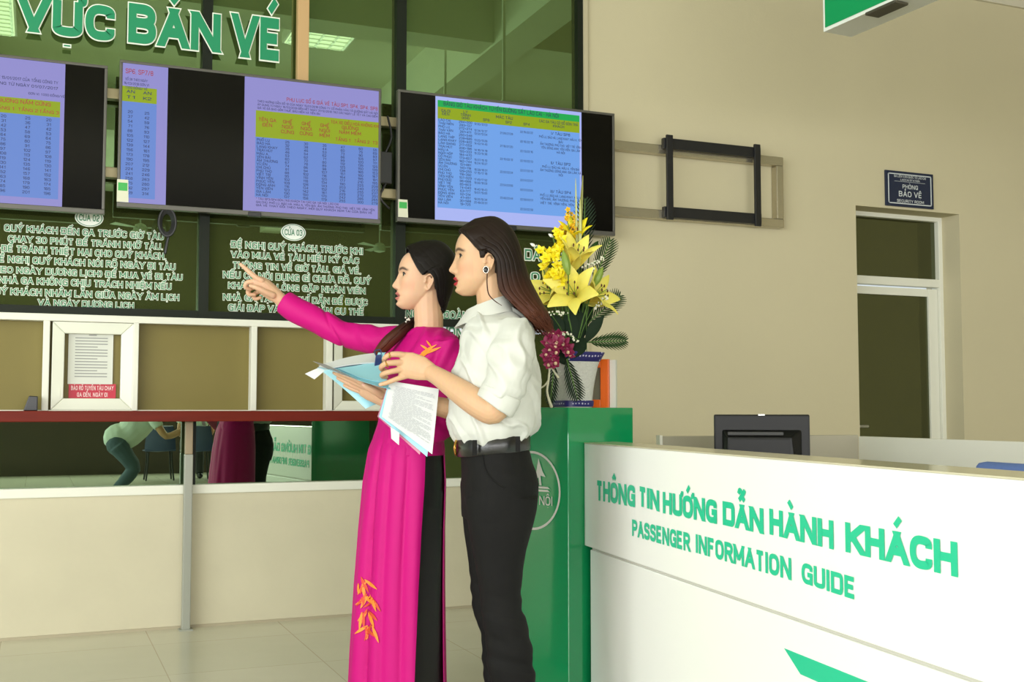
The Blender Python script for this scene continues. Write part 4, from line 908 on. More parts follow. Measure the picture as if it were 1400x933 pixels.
filler('white filler sprig upper right over the palm', (800, 365), (828, 352), -.08); filler('white filler sprig just below it beside the green bud', (786, 380), (812, 370), -.1); filler('white filler sprig at the right lily', (812, 420), (832, 405), -.1, 14); filler('white filler sprig under the central lily at left', (752, 428), (776, 430), -.14, 14); filler('white filler sprig over the purple orchids', (770, 455), (792, 466), -.15, 16)
rt = MB(); A_ = [fpt(*p) for p in ((752, 500, -.16), (750, 520, -.17), (748, 535, -.17), (751, 548, -.17), (754, 556, -.16))]; rt.tube(A_, [.003, .004, .004, .005, .006], 6, True, 4); rt.tube([fpt(754, 503, -.16), fpt(760, 512, -.16), fpt(763, 516, -.16)], [.003, .003, .005], 6); rt.tube([fpt(750, 520, -.17), fpt(745, 527, -.17), fpt(739, 531, -.16)], .003, 6)
tag(rt.build('orchid_root', mat('root_white', (206, 204, 176), .6), smooth=True), 'pale dangling orchid roots hanging below the purple orchids', 'root')

# ------------------------------------------------------------------ figures: tools
def vox(mb, voxel, it=3, fac=.5):
    me = bpy.data.meshes.new('tmp'); me.from_pydata(mb.v, [], mb.f)
    bm = bmesh.new(); bm.from_mesh(me); bmesh.ops.recalc_face_normals(bm, faces=bm.faces); bm.to_mesh(me); bm.free()
    o = bpy.data.objects.new('tmp', me); COL.objects.link(o)
    r = o.modifiers.new('r', 'REMESH'); r.mode = 'VOXEL'; r.voxel_size = voxel
    if it: s = o.modifiers.new('s', 'SMOOTH'); s.factor = fac; s.iterations = it
    dg = bpy.context.evaluated_depsgraph_get(); ev = o.evaluated_get(dg); m2 = bpy.data.meshes.new_from_object(ev)
    bpy.data.objects.remove(o); bpy.data.meshes.remove(me)
    return m2
def np_co(me):
    a = np.empty(len(me.vertices)*3, dtype=np.float32); me.vertices.foreach_get('co', a); return a.reshape(-1, 3).astype(np.float64)
def np_no(me):
    a = np.empty(len(me.vertices)*3, dtype=np.float32); me.vertices.foreach_get('normal', a); return a.reshape(-1, 3).astype(np.float64)
def vnoise(P, seed=0):                        # smooth value noise in -1..1
    P = np.asarray(P, float)+seed*17.31; i = np.floor(P).astype(np.int64); f = P-i; f = f*f*(3-2*f); out = np.zeros(len(P))
    for dx in (0, 1):
        for dy in (0, 1):
            for dz in (0, 1):
                h = (i[:, 0]+dx)*73856093 ^ (i[:, 1]+dy)*19349663 ^ (i[:, 2]+dz)*83492791
                h = (h*2654435761) & 0xffffffff; h ^= h >> 15; h = (h*2246822519) & 0xffffffff
                w = (f[:, 0] if dx else 1-f[:, 0])*(f[:, 1] if dy else 1-f[:, 1])*(f[:, 2] if dz else 1-f[:, 2])
                out += w*(h/0xffffffff*2-1)
    return out
def rot_np(P, axis, ang):
    M = np.array(Matrix.Rotation(ang, 3, axis)); return P @ M.T
def finish(me, name, mats, parent, smooth=True):
    me.name = name
    for m in (mats if isinstance(mats, (list, tuple)) else [mats]): me.materials.append(m)
    me.polygons.foreach_set('use_smooth', [smooth]*len(me.polygons))
    o = bpy.data.objects.new(name, me); COL.objects.link(o); o.parent = parent
    return o
def displace(me, fn):
    P, N = np_co(me), np_no(me); P = P+N*fn(P)[:, None]; me.vertices.foreach_set('co', P.astype(np.float32).ravel()); me.update()
def skin_material(name, rough=.5):
    m = bpy.data.materials.new(name); m.use_nodes = True; nt = m.node_tree; b = nt.nodes['Principled BSDF']
    a = nt.nodes.new('ShaderNodeAttribute'); a.attribute_name = 'complexion'
    n = nt.nodes.new('ShaderNodeTexNoise'); n.inputs['Scale'].default_value = 60; n.inputs['Detail'].default_value = 3
    mx = nt.nodes.new('ShaderNodeMix'); mx.data_type = 'RGBA'; mx.blend_type = 'MULTIPLY'; mx.inputs[0].default_value = .12
    nt.links.new(a.outputs['Color'], mx.inputs[6]); nt.links.new(n.outputs['Color'], mx.inputs[7]); nt.links.new(mx.outputs[2], b.inputs['Base Color'])
    b.inputs['Roughness'].default_value = rough; b.inputs['Subsurface Weight'].default_value = .12
    b.inputs['Subsurface Radius'].default_value = (1, .35, .18); b.inputs['Subsurface Scale'].default_value = .01; b.inputs['Specular IOR Level'].default_value = .35
    return m
def hair_material(name, root, tip, z0, z1):   # z0..z1: height (object space) over which the dyed tips come in
    m = bpy.data.materials.new(name); m.use_nodes = True; nt = m.node_tree; b = nt.nodes['Principled BSDF']
    tc = nt.nodes.new('ShaderNodeTexCoord'); sp_ = nt.nodes.new('ShaderNodeSeparateXYZ'); nt.links.new(tc.outputs['Object'], sp_.inputs[0])
    mr = nt.nodes.new('ShaderNodeMapRange'); mr.inputs[1].default_value = z0; mr.inputs[2].default_value = z1; nt.links.new(sp_.outputs['Z'], mr.inputs[0])
    mx = nt.nodes.new('ShaderNodeMix'); mx.data_type = 'RGBA'; mx.inputs[6].default_value = lin(root)+(1,); mx.inputs[7].default_value = lin(tip)+(1,)
    nt.links.new(mr.outputs[0], mx.inputs[0]); nt.links.new(mx.outputs[2], b.inputs['Base Color'])
    b.inputs['Roughness'].default_value = .5; b.inputs['Specular IOR Level'].default_value = .22
    return m

class Figure:
    def __init__(s, name, label, px0, Z0):
        s.px0, s.Z0, s.u0 = px0, Z0, (px0-700)/1550*Z0
        s.root = thing(name, label, 'person', tuple(uv(s.u0, Z0)), -PSI)
        s.Minv = Matrix.Rotation(PSI, 4, 'Z') @ Matrix.Translation(-Vector(s.root.location))
    def P(s, px, py, dv=0.0): return s.Minv @ atdepth(px, py, s.Z0+dv)
    def path(s, pts): return [s.P(*p[:3]) for p in pts], [p[3] for p in pts]
    def ring(s, py, f, b, hv, dv=0.0, n=44, p=2.2, tilt=0.0):   # side-on cross-section from its left and right pixel contour
        A, B = s.P(f, py, dv), s.P(b, py, dv); c = (A+B)/2; a = (B.x-A.x)/2; out = []
        for k in range(n):
            t = 2*math.pi*k/n; cs, sn = math.cos(t), math.sin(t); q = (abs(cs)**p+abs(sn)**p)**(-1/p)
            out.append(Vector((c.x+a*cs*q, c.y+hv*sn*q, c.z+tilt*a*cs*q)))
        return out
    def ringf(s, px, py, a, b, yaw, dv=0.0, n=44, p=2.2, shift=0.0):   # cross-section by depth a and width b for a body turned by yaw
        c = s.P(px, py, dv); f = Vector((-math.cos(yaw), -math.sin(yaw), 0)); l = Vector((-f.y, f.x, 0)); out = []
        for k in range(n):
            t = 2*math.pi*k/n; cs, sn = math.cos(t), math.sin(t); q = (abs(cs)**p+abs(sn)**p)**(-1/p)
            out.append(c+f*(a*cs*q+shift)+l*(b*sn*q))
        return out

# head: a surface of levels (z) and angles, face towards +x, left side +y
HZ_ = [-.002, .006, .015, .03, .045, .06, .075, .095, .115, .133, .15, .17, .185, .2, .209, .2145]
HXF = [.060, .0735, .078, .0775, .079, .079, .079, .0795, .0800, .0825, .081, .0745, .0645, .044, .022, .0]
HXB = [.03, .01, -.005, -.02, -.035, -.05, -.066, -.08, -.089, -.093, -.093, -.088, -.078, -.06, -.037, -.02]
HW = [.012, .024, .034, .045, .0525, .0565, .060, .064, .067, .070, .0715, .068, .060, .045, .028, .012]
HC = [.045, .035, .03, .02, .01, 0, 0, 0, 0, 0, 0, 0, 0, -.005, -.008, -.01]
def head_level(z): return [float(np.interp(z, HZ_, T)) for T in (HXF, HXB, HW, HC)]
def _smooth_tab(T):                            # denser, rounded tables
    zz = np.linspace(HZ_[0], HZ_[-1], 130); v = np.interp(zz, HZ_, T); k = np.ones(7)/7
    w = np.convolve(np.pad(v, 3, mode='edge'), k, 'valid'); w[-4:] = v[-4:]; w[:2] = v[:2]; return zz, w
HZD, HXFd = _smooth_tab(HXF); _, HXBd = _smooth_tab(HXB); _, HWd = _smooth_tab(HW); _, HCd = _smooth_tab(HC)
def face_relief(y, z, o):
    g = lambda a, s: np.exp(-(a/s)**2)
    ay = np.abs(y)
    ridge = np.interp(z, [.056, .062, .066, .071, .076, .082, .09, .1, .112, .124], [0, .007, .016, .0235, .0245, .021, .0155, .0095, .0045, 0])*o.get('nose', 1.0)
    sw = np.interp(z, [.06, .075, .1, .12], [.011, .0105, .008, .009])
    d = ridge*np.exp(-(y/sw)**2)+.009*g(ay-.0135, .0062)*g(z-.0685, .007)
    d += .0100*g(y, .020)*g(z-.0495, .0055)*(1-.12*g(y, .004))+.0092*g(y, .018)*g(z-.0325, .0058)-.0055*g(y, .022)*g(z-.0405, .0022)*o.get('gap', 1.0)
    d += -.0025*g(y, .022)*g(z-.0225, .004)+.0060*g(y, .018)*g(z-.0115, .009)
    d += -.0115*g(ay-.031, .0155)*g(z-.1125, .0095)+.0025*g(ay-.03, .02)*g(z-.128, .006)+.003*g(ay-.045, .016)*g(z-.085, .016)
    return d
EYE_Y, EYE_Z, EYE_R = .0305, .1115, .0125
def head_grid(o, n=150, off=None):
    th = np.linspace(0, 2*np.pi, n, endpoint=False); V = []
    for k, z in enumerate(HZD):
        xf, xb, w, c = HXFd[k], HXBd[k], HWd[k], HCd[k]; cs, sn = np.cos(th), np.sin(th)
        e = np.where(cs > 0, 2.35, 2.0); q = (np.abs(cs)**e+np.abs(sn)**e)**(-1/e)
        x = np.where(cs > 0, c+(xf-c)*cs*q, c+(c-xb)*cs*q); y = w*sn*q
        fr = np.clip((x-.02)/.03, 0, 1); x = x+fr*face_relief(y, np.full_like(y, z), o)
        dz = (z-EYE_Z)
        for s_ in (-1, 1):                      # eyeball under closed-looking lids; the open eye lies on it
            dy = y-s_*EYE_Y; r2 = EYE_R**2-dy**2-dz**2
            ex = o.get('eyex', .0575)+np.sqrt(np.maximum(r2, 0)); x = np.where((r2 > 0) & (cs > 0), np.maximum(x, ex), x)
        V.append(np.stack([x, y, np.full_like(x, z)], 1))
    return np.array(V)
def surf_y(x, z):
    xf, xb, w, c = [float(np.interp(z, HZD, T)) for T in (HXFd, HXBd, HWd, HCd)]
    if x > c: t = min(1, (x-c)/max(1e-4, xf-c)); return w*(1-t**2.35)**(1/2.35)
    t = min(1, (c-x)/max(1e-4, c-xb)); return w*math.sqrt(max(0, 1-t*t))
class Head:
    def __init__(s, fig, px, py, scale, yaw, pitch, opts):
        s.fig, s.o, s.sc, s.yaw, s.pit = fig, opts, scale, yaw, pitch; s.px, s.py = px, py; s.org = fig.P(px, py, opts.get('dv', 0.0))
        f = Vector((-math.cos(yaw), -math.sin(yaw), 0)); l = Vector((-f.y, f.x, 0))
        cp, sp = math.cos(pitch), math.sin(pitch)
        X = f*cp+Vector((0, 0, sp)); Z = -f*sp+Vector((0, 0, cp)); s.X, s.Y, s.Z = X*scale, l*scale, Z*scale
        s.A = np.array([[*s.X], [*s.Y], [*s.Z]]); s.Ai = np.linalg.inv(s.A)
    def g(s, x, y, z): return s.org+s.X*x+s.Y*y+s.Z*z
    def arr(s, V): return V @ s.A+np.array(s.org)
    def loc(s, P): return (P-np.array(s.org)) @ s.Ai
    def px2(s, px, py):                          # pixel -> (x, z) in head space for the mid plane
        k = s.fig.Z0/1550/s.sc; dx = (s.px-px)*k/math.cos(s.yaw); dz = (s.py-py)*k; c, n = math.cos(s.pit), math.sin(s.pit)
        return dx*c+dz*n, dz*c-dx*n
    def add_to(s, mb):
        G = head_grid(s.o); nz, n = G.shape[:2]; W = s.arr(G.reshape(-1, 3)).reshape(nz, n, 3)
        mb.loft([[Vector(p) for p in r] for r in W])
        for sd in (-1, 1):                      # ears
            c = lambda x, z, o_: s.g(x, sd*(surf_y(x, z)+o_), z)
            loop = [(-.008, .072, .001), (-.013, .066, .003), (-.02, .072, .006), (-.027, .088, .011), (-.029, .102, .014), (-.024, .113, .013), (-.014, .115, .008), (-.006, .108, .003), (-.005, .099, .001)]
            mb.tube([c(*q) for q in loop], [.0042, .0052, .0042, .0036, .0036, .0036, .0036, .0034, .003], 8, True, 4)
            mb.tube([c(-.012, .070, -.002), c(-.018, .088, -.002), c(-.017, .104, .000)], [.0045, .0075, .0075], 8, True, 3, flat=.45, up=s.Y)
            mb.tube([c(-.016, .076, .004), c(-.0235, .090, .0075), c(-.021, .104, .008)], [.002, .0026, .002], 6, True, 3)
            mb.ball(c(-.004, .090, .002), .0042*s.sc, 8, 6)
    def eyes(s, parent, iris=(40, 24, 16)):
        W_, I_, K_ = mat('eye_white', (204, 196, 188), .2), mat('iris_brown', iris, .12, spec=.7), mat('lash_black', (20, 14, 12), .6)
        ex = s.o.get('eyex', .0575); gz = s.o.get('gaze', 0.0); R = EYE_R+.0007
        for sd in (-1, 1):
            e = MB(); G = []
            def S(a, b, r=R): return s.g(ex+r*math.cos(a)*math.cos(b), sd*EYE_Y+r*math.sin(a)*math.cos(b), EYE_Z+r*math.sin(b))
            up = lambda t: .50*(1-abs(t)**2.4)+.05*t*sd; lo = lambda t: -.36*(1-abs(t)**2.0)+.05*t*sd
            A_ = [(-1+2*i/24) for i in range(25)]
            for t in A_: G.append([S(t*1.0, lo(t)+(up(t)-lo(t))*j/10) for j in range(11)])
            fi = []
            o0 = len(e.v)
            for i in range(24):
                for j in range(10):
                    t = A_[i]+1/24; b = lo(t)+(up(t)-lo(t))*(j+.5)/10; a = t*1.0
                    fi.append(1 if (a-gz)**2+(b-.03)**2 < .62**2 else 0)
            e.grid(G); e.m = fi
            e.build('eye', [W_, I_], parent, smooth=True, angle=180)
            l = MB(); l.tube([S(t*1.06, up(t)+.05, R+.0008) for t in A_[::3]], [.0010]+[.0024]*7+[.0013], 6, True, 2)
            l.tube([S(t*1.0, lo(t)-.02, R+.0002) for t in A_[3::3]], .0005, 5, True, 2)
            l.build('eyelashes', K_, parent, smooth=True)
    def complexion(s, me, skin, lips, extra=()):
        P = np_co(me); L = s.loc(P); x, y, z = L.T; ay = np.abs(y); c = np.array(lin(skin))[None]*np.ones((len(P), 1))
        def mix(m, col): nonlocal c; m = np.clip(m, 0, 1)[:, None]; c = c*(1-m)+np.array(lin(col))[None]*m
        g = lambda a, q: np.exp(-(a/q)**2)
        face = (x > .03) & (z > -.01) & (z < .2)
        mix(.25*g(ay-.045, .02)*g(z-.075, .02)*face, (226, 120, 96))
        lipm = np.clip((1-(ay/.0235)**2)*1.4, 0, 1)
        up = np.clip((.0575-.006*(ay/.02)-z)/.0018, 0, 1)*np.clip((z-.0395)/.001, 0, 1)
        lw = np.clip((z-.0255-.004*(ay/.02)**2)/.0018, 0, 1)*np.clip((.0415-z)/.001, 0, 1)
        mix((lipm > .1)*np.maximum(up, lw)*(x > .072)*face*np.clip(lipm*2, 0, 1), lips)
        mix(.75*g(z-.0405, .0013)*(ay < .021)*(x > .07)*face, (70, 20, 20))
        br = np.clip(1-np.abs(z-(.1300+.003*np.clip((ay-.014)/.022, 0, 1)-.006*np.clip((ay-.038)/.014, 0, 1)**1.5))/.0064, 0, 1)*np.clip((ay-.010)/.004, 0, 1)*np.clip((.058-ay)/.010, 0, 1)
        mix(np.clip(br*1.8, 0, 1)*.9*face, s.o.get('brow', (52, 34, 26)))
        mix(.8*g(ay-.008, .0035)*g(z-.062, .0028)*(x > .08)*face, (130, 70, 55))
        for p, r, col, k in extra:
            d = np.linalg.norm(P-np.array(p)[None], axis=1); mix(np.clip((r-d)/(r*.25), 0, 1)*k, col)
        a = me.attributes.new('complexion', 'FLOAT_COLOR', 'POINT'); a.data.foreach_set('color', np.concatenate([c, np.ones((len(P), 1))], 1).astype(np.float32).ravel())
    def cap(s, name, m, parent, poly, thick):
        """close-lying hair: the skull surface lifted where the side view lies inside the hairline"""
        G = head_grid({}, 150); nz, n = G.shape[:2]; P = G.reshape(-1, 3)
        d = poly_sd(P[:, [0, 2]], np.array(poly)); ctr = np.array([0, 0, .11]); N = P-ctr; N /= np.linalg.norm(N, axis=1)[:, None]
        t = np.clip(d/.010, -1, 1); h = np.where(t > 0, t*thick, t*.005)-.001
        W = s.arr(P+N*h[:, None]).reshape(nz, n, 3); mb = MB(); mb.loft([[Vector(p) for p in r] for r in W])
        return mb.build(name, m, parent, smooth=True, angle=180)
    def hair_sheet(s, front, back, vmax, K=46, T=90, seed=1, ridge=.0025, part=0.0, th=.004, mb=None, rag=0.0):
        """hair combed from the parting: lines run from front/back paths (head x,z), spread sideways by vmax along their length"""
        F, _ = spline([Vector((x, 0, z)) for x, z in front], [1]*len(front), 8); B, _ = spline([Vector((x, 0, z)) for x, z in back], [1]*len(back), 8)
        def at(Q, k): i = k*(len(Q)-1); a = int(min(i, len(Q)-2)); return Q[a].lerp(Q[a+1], i-a)
        def pos(k, t, lift=0.0):
            a = abs(t); p = at(F, k).lerp(at(B, k), 1-a); v = float(np.interp(k, np.linspace(0, 1, len(vmax)), vmax))
            y = math.copysign(v*math.sqrt(max(0, 1-(1-a)**2.2)), t)+part*(1-k)**2
            q = Vector((p.x, y, p.z)); n = Vector((q.x*.5, q.y, (q.z-.11)*.8 if q.z > .11 else 0)); n = n.normalized() if n.length > 1e-5 else Vector((0, 0, 1))
            return q+n*lift
        rn = random.Random(seed); ph = [rn.uniform(0, 6.28) for _ in range(8)]
        def rg(t, k): return ridge*(math.sin(t*23+ph[0]+k*1.2)*.5+math.sin(t*47+ph[1]-k*1.5)*.35+math.sin(t*91+ph[2]+k)*.25)
        G = []
        for i in range(K):
            row = []
            for j in range(T):
                t = -1+2*j/(T-1); k = i/(K-1)
                kk = k*(1-rag*(.5+.5*math.sin(t*31+ph[3]))*abs(math.sin(t*13+ph[4])))
                row.append(s.g(*pos(kk, t, rg(t, k)*min(1, k*6))))
            G.append(row)
        mb.sheet(G, -th)
        return pos
def poly_sd(Q, poly):                           # signed distance, positive inside
    a = poly; b = np.roll(poly, -1, axis=0); d = np.full(len(Q), 1e9); ins = np.zeros(len(Q), bool)
    for p, q in zip(a, b):
        e = q-p; t = np.clip(((Q-p) @ e)/max(1e-12, e @ e), 0, 1); d = np.minimum(d, np.linalg.norm(Q-(p+t[:, None]*e), axis=1))
        c = ((p[1] > Q[:, 1]) != (q[1] > Q[:, 1])) & (Q[:, 0] < (q[0]-p[0])*(Q[:, 1]-p[1])/(q[1]-p[1]+1e-12)+p[0]); ins ^= c
    return np.where(ins, d, -d)
def lofted(mb, rings): return mb.loft(rings)
def surface_tree(o):
    me = o.data; return BVHTree.FromPolygons([v.co.copy() for v in me.vertices], [tuple(p.vertices) for p in me.polygons])

# ------------------------------------------------------------------ woman in white blouse and black trousers
M_SKIN_A, M_SKIN_B = skin_material('skin_light_tan'), skin_material('skin_fair')
M_SHIRT = mat('white_cotton', (204, 205, 198), .75, sheen=.1, bump=.04, bscale=400, var=.01); M_TROU = mat('black_trouser_cloth', (16, 15, 15), .8, spec=.25, bump=.08, bscale=500, var=.15, scale=60)
M_GOLD_ = mat('gold_metal', (214, 168, 82), .25, .9); M_BELT = mat('black_leather', (26, 25, 25), .28, spec=.6, bump=.05, bscale=200)
W = Figure('person', 'woman in white blouse and black trousers, long red-brown hair, holding open folder', 690, 3.55)
HW_ = Head(W, 660, 404, 1.054, math.radians(4), math.radians(0), {'nose': .92, 'eyex': .0572, 'gaze': .25})
b = MB(); HW_.add_to(b)
def tb(mb, fig, pts, n=16, **k): P, R = fig.path(pts); mb.tube(P, R, n, True, 4, **k)
tb(b, W, [(672, 385, 0, .050), (673, 405, 0, .050), (675, 425, 0, .051), (679, 445, 0, .060), (684, 475, 0, .075), (686, 540, 0, .075), (680, 640, 0, .080)])
for sd in (-1, 1): tb(b, W, [(686, 640, .075*sd, .06), (690, 800, .07*sd, .045), (694, 985, .07*sd, .03), (690, 1000, .07*sd, .028)], 12); tb(b, W, [(694, 985, .07*sd, .03), (680, 992, .07*sd, .026), (655, 996, .07*sd, .02)], 10)
# left arm, nearest the viewer
tb(b, W, [(692, 472, -.10, .044), (692, 500, -.175, .040), (680, 545, -.2, .044), (674, 561, -.2, .0425), (660, 556, -.195, .0425), (640, 543, -.175, .0405), (618, 528, -.145, .0345), (602, 517, -.12, .029), (590, 510, -.10, .0265)], 20)
def hand_ring(fig, px, py, dv, hu, hv, ax, n=16):   # flat palm section: hu along the in-picture axis ax, hv across
    c = fig.P(px, py, dv); ax = Vector(ax).normalized(); o = Vector((0, 1, 0)); o = (o-ax*o.dot(ax)).normalized()
    return [c+ax*(hu*math.cos(2*math.pi*k/n))+o*(hv*math.sin(2*math.pi*k/n)) for k in range(n)]
b.loft([hand_ring(W, 596, 514, -.11, .020, .016, (.5, 0, .86)), hand_ring(W, 588, 509, -.10, .028, .020, (.45, 0, .89)), hand_ring(W, 576, 504, -.095, .038, .017, (.3, 0, .95)), hand_ring(W, 561, 500, -.092, .041, .0155, (.18, 0, .98)), hand_ring(W, 550, 499, -.09, .040, .013, (.1, 0, .99)), hand_ring(W, 546, 499, -.09, .034, .008, (.1, 0, .99))])
FW = [[(556, 487, -.088, .0095), (547, 485, -.098, .0098), (535, 485, -.106, .0088), (527, 489, -.098, .0084), (526, 494, -.078, .0078), (530, 497, -.062, .0070)],
      [(556, 496, -.088, .0100), (545, 496, -.100, .0100), (530, 497, -.112, .0090), (522, 501, -.100, .0086), (522, 505, -.078, .0078), (527, 507, -.062, .0070)],
      [(556, 505, -.088, .0095), (546, 506, -.097, .0096), (532, 509, -.108, .0086), (523, 512, -.098, .0082), (523, 515, -.078, .0075), (528, 516, -.062, .0068)],
      [(560, 513, -.085, .0090), (550, 516, -.092, .0088), (538, 520, -.098, .0078), (528, 524, -.096, .0074), (520, 526, -.092, .0062)],
      [(584, 508, -.075, .0120), (572, 502, -.055, .0110), (558, 499, -.045, .0095), (546, 499, -.045, .0080)]]
for f in FW: tb(b, W, f, 12)
# right arm, passing behind the sheets
tb(b, W, [(678, 474, .10, .042), (665, 520, .14, .045), (650, 568, .10, .041), (630, 563, .045, .037), (600, 556, -.015, .030), (574, 549, -.02, .0245)], 16)
b.loft([hand_ring(W, 578, 550, -.01, .022, .018, (.2, 0, 1)), hand_ring(W, 566, 546, -.012, .032, .015, (.2, 0, 1)), hand_ring(W, 552, 543, -.015, .036, .013, (.1, 0, 1)), hand_ring(W, 546, 542, -.015, .030, .008, (.1, 0, 1))])
for q, y in enumerate((533, 539, 545, 551)): tb(b, W, [(553, y, -.012, .009), (544, y-1, -.016, .0085), (537, y-1, -.018, .008), (532, y, -.018, .0065)], 10)
tb(b, W, [(570, 541, -.01, .011), (560, 535, -.012, .010), (552, 532, -.014, .008)], 10)
me = vox(b, .0023, 2, .5)
nails = [(W.P(526.5, 491, -.105), .0055, (236, 170, 150), .5), (W.P(521.5, 503, -.108), .0055, (236, 170, 150), .5), (W.P(520, 526, -.098), .005, (238, 176, 158), .6)]
HW_.complexion(me, (208, 168, 132), (176, 40, 54), nails)
bodyW = finish(me, 'body', M_SKIN_A, W.root)
HW_.eyes(bodyW)
# blouse
c = MB()
RG = W.ring
lofted(c, [RG(424, 650, 702, .058), RG(431, 644, 712, .085), RG(438, 638, 720, .125), RG(447, 635, 726, .160), RG(460, 633.5, 730, .182), RG(480, 631, 734, .192), RG(497, 625, 736, .19), RG(513, 619.5, 737.5, .187), RG(535, 616, 738.5, .180), RG(556, 614.5, 738.5, .172, tilt=.03), RG(575, 616, 737.5, .168, tilt=.06), RG(588, 620, 734, .162, tilt=.10), RG(596, 625, 729, .152, tilt=.11), RG(602, 630, 723, .142, tilt=.11), RG(606, 634, 719, .135, tilt=.11)])
P, R = W.path([(703, 452, -.120, .058), (702, 470, -.160, .064), (698, 498, -.188, .066), (692, 522, -.200, .064), (683, 543, -.203, .062)]); c.tube(P, R, 24, False, 4)
P, R = W.path([(676, 452, .120, .058), (668, 510, .15, .060), (652, 556, .115, .054)]); c.tube(P, R, 20, False, 4)
me = vox(c, .0042, 5, .5)
def shirt_wrinkles(P):
    u, v, w = P.T; q = np.stack([u*9+w*4, v*9, w*7-u*5], 1)
    d = .0055*vnoise(q, 1)+.0045*vnoise(q*2.1, 2)
    r = 1-np.abs(vnoise(np.stack([(u+w*.6)*15, v*13, (w-u*.5)*7], 1), 3)); d += .010*np.clip(r-.74, 0, 1)/.26
    wz = np.clip((1.02-w)/.1, 0, 1); th = np.arctan2(v, u+.03); d += .0055*wz*vnoise(np.stack([th*5, w*9, th*0], 1), 8)
    arm = np.clip((-v-.13)/.05, 0, 1)*np.clip((w-1.0)/.03, 0, 1); d += .0055*arm*np.clip(vnoise(np.stack([u*12, v*8, w*32+u*14], 1), 5), -.4, 1)
    return d
displace(me, shirt_wrinkles)
shirt = finish(me, 'blouse', M_SHIRT, W.root)
c = MB(); P, R = W.path([(686, 536, -.203, .0655), (680, 548, -.203, .0655), (675, 556, -.203, .064)])
for R0 in (0,): c.tube(P, R, 28, False, 3)
me = vox(c, .004, 3); displace(me, lambda P: .003*vnoise(P*30, 7)); finish(me, 'sleeve_cuff', M_SHIRT, shirt)
# collar: a stand around the neck with leaves folded outward
def collar_ring(px, py, a, bb, tilt, a0, a1, n=40):
    c0 = W.P(px, py, 0); out = []
    for k in range(n):
        t = a0+(a1-a0)*k/(n-1); x = -a*math.cos(t); out.append(c0+Vector((x, bb*math.sin(t), x*tilt)))
    return out
A0, A1 = .16, 2*math.pi-.16
G = [collar_ring(668, 431, .060, .060, .30, A0, A1), collar_ring(667, 424, .062, .063, .34, A0, A1), collar_ring(667, 416, .064, .066, .36, A0, A1), collar_ring(667, 414.5, .068, .070, .36, A0, A1), collar_ring(666, 421, .077, .080, .34, A0-.03, A1+.03), collar_ring(664, 431, .088, .096, .30, A0-.10, A1+.10), collar_ring(663, 437, .096, .106, .27, A0-.13, A1+.13)]
c = MB(); c.sheet(G, .0035); me_o = c.build('collar', M_SHIRT, shirt, smooth=True, angle=60)
c = MB(); pl = [W.P(px, py, -.002) for px, py in ((637.5, 441), (634, 455), (632, 470), (629, 487), (621, 508), (616, 530), (613.5, 556), (617, 580), (626, 600))]
G = [[p+Vector((0, -.016, 0)), p+Vector((-.005, -.012, 0)), p+Vector((-.006, 0, 0)), p+Vector((-.005, .012, 0)), p+Vector((0, .016, 0))] for p in pl]; c.sheet(G, .004); c.build('button_placket', M_SHIRT, shirt, smooth=True)
for px, py in ((634.3, 452), (630, 486), (616.5, 524)):
    m_ = MB(); m_.ball(W.P(px-2.4, py, -.006), (.0035, .005, .005), 10, 6); m_.build('button', mat('button_white', (226, 224, 214), .3), shirt, smooth=True)
# trousers
c = MB()
lofted(c, [RG(597, 628, 721, .142, tilt=.1), RG(612, 628, 722.5, .150, tilt=.08), RG(628, 629, 728, .160), RG(645, 629, 734, .168), RG(662, 629, 737.5, .172), RG(678, 629.5, 736, .172), RG(692, 630, 733, .170), RG(706, 631, 728, .165)])
lofted(c, [RG(680, 634, 736, .085, -.082), RG(700, 637, 733, .084, -.082), RG(724, 641, 727, .080, -.082), RG(752, 646, 720.5, .074, -.080), RG(784, 651, 716, .067, -.078), RG(806, 654, 714.5, .063, -.077), RG(825, 656, 714.5, .060, -.076), RG(843, 659, 716.5, .058, -.076), RG(868, 662, 723, .055, -.076), RG(892, 665, 728.5, .053, -.076), RG(915, 668, 731.5, .050, -.076), RG(940, 672, 732.5, .047, -.076), RG(985, 678, 727, .041, -.076)])
lofted(c, [RG(680, 629.5, 722, .082, .082), RG(704, 631.5, 714, .082, .082), RG(728, 633.5, 708, .078, .082), RG(760, 638.5, 702, .072, .08), RG(800, 644, 698, .064, .078), RG(828, 648, 697, .060, .077), RG(848, 652, 699, .058, .076), RG(866, 657.5, 702, .055, .076), RG(886, 659.5, 706, .053, .076), RG(910, 660.5, 708, .050, .076), RG(940, 662, 709, .047, .076), RG(985, 667, 706, .041, .076)])
me = vox(c, .0045, 4)
def trouser_wrinkles(P):
    u, v, w = P.T; z = w
    knee = np.exp(-((z-.40)/.07)**2)+.8*np.exp(-((z-.24)/.10)**2)+.35*np.exp(-((z-.80)/.06)**2)
    return .0045*vnoise(np.stack([u*8, v*8, z*7], 1), 1)+.0095*knee*vnoise(np.stack([u*9, v*7, z*38+u*10], 1), 4)
displace(me, trouser_wrinkles)
trou = finish(me, 'trousers', M_TROU, W.root)
bt = surface_tree(trou)
def on_surface(tree, fig, px, py, lift=.002):
    p = fig.P(px, py, -.9); d = (fig.P(px, py, .5)-p).normalized(); h = tree.ray_cast(p, d)
    return (h[0]-d*lift) if h[0] is not None else None
pk = [on_surface(bt, W, *q) for q in ((660, 620), (661, 632), (665, 645), (673, 656), (682, 663), (690, 667))]; pk = [p for p in pk if p]
c = MB(); c.tube(pk, .0022, 6, True, 3); c.build('pocket_edge', M_TROU, trou, smooth=True)
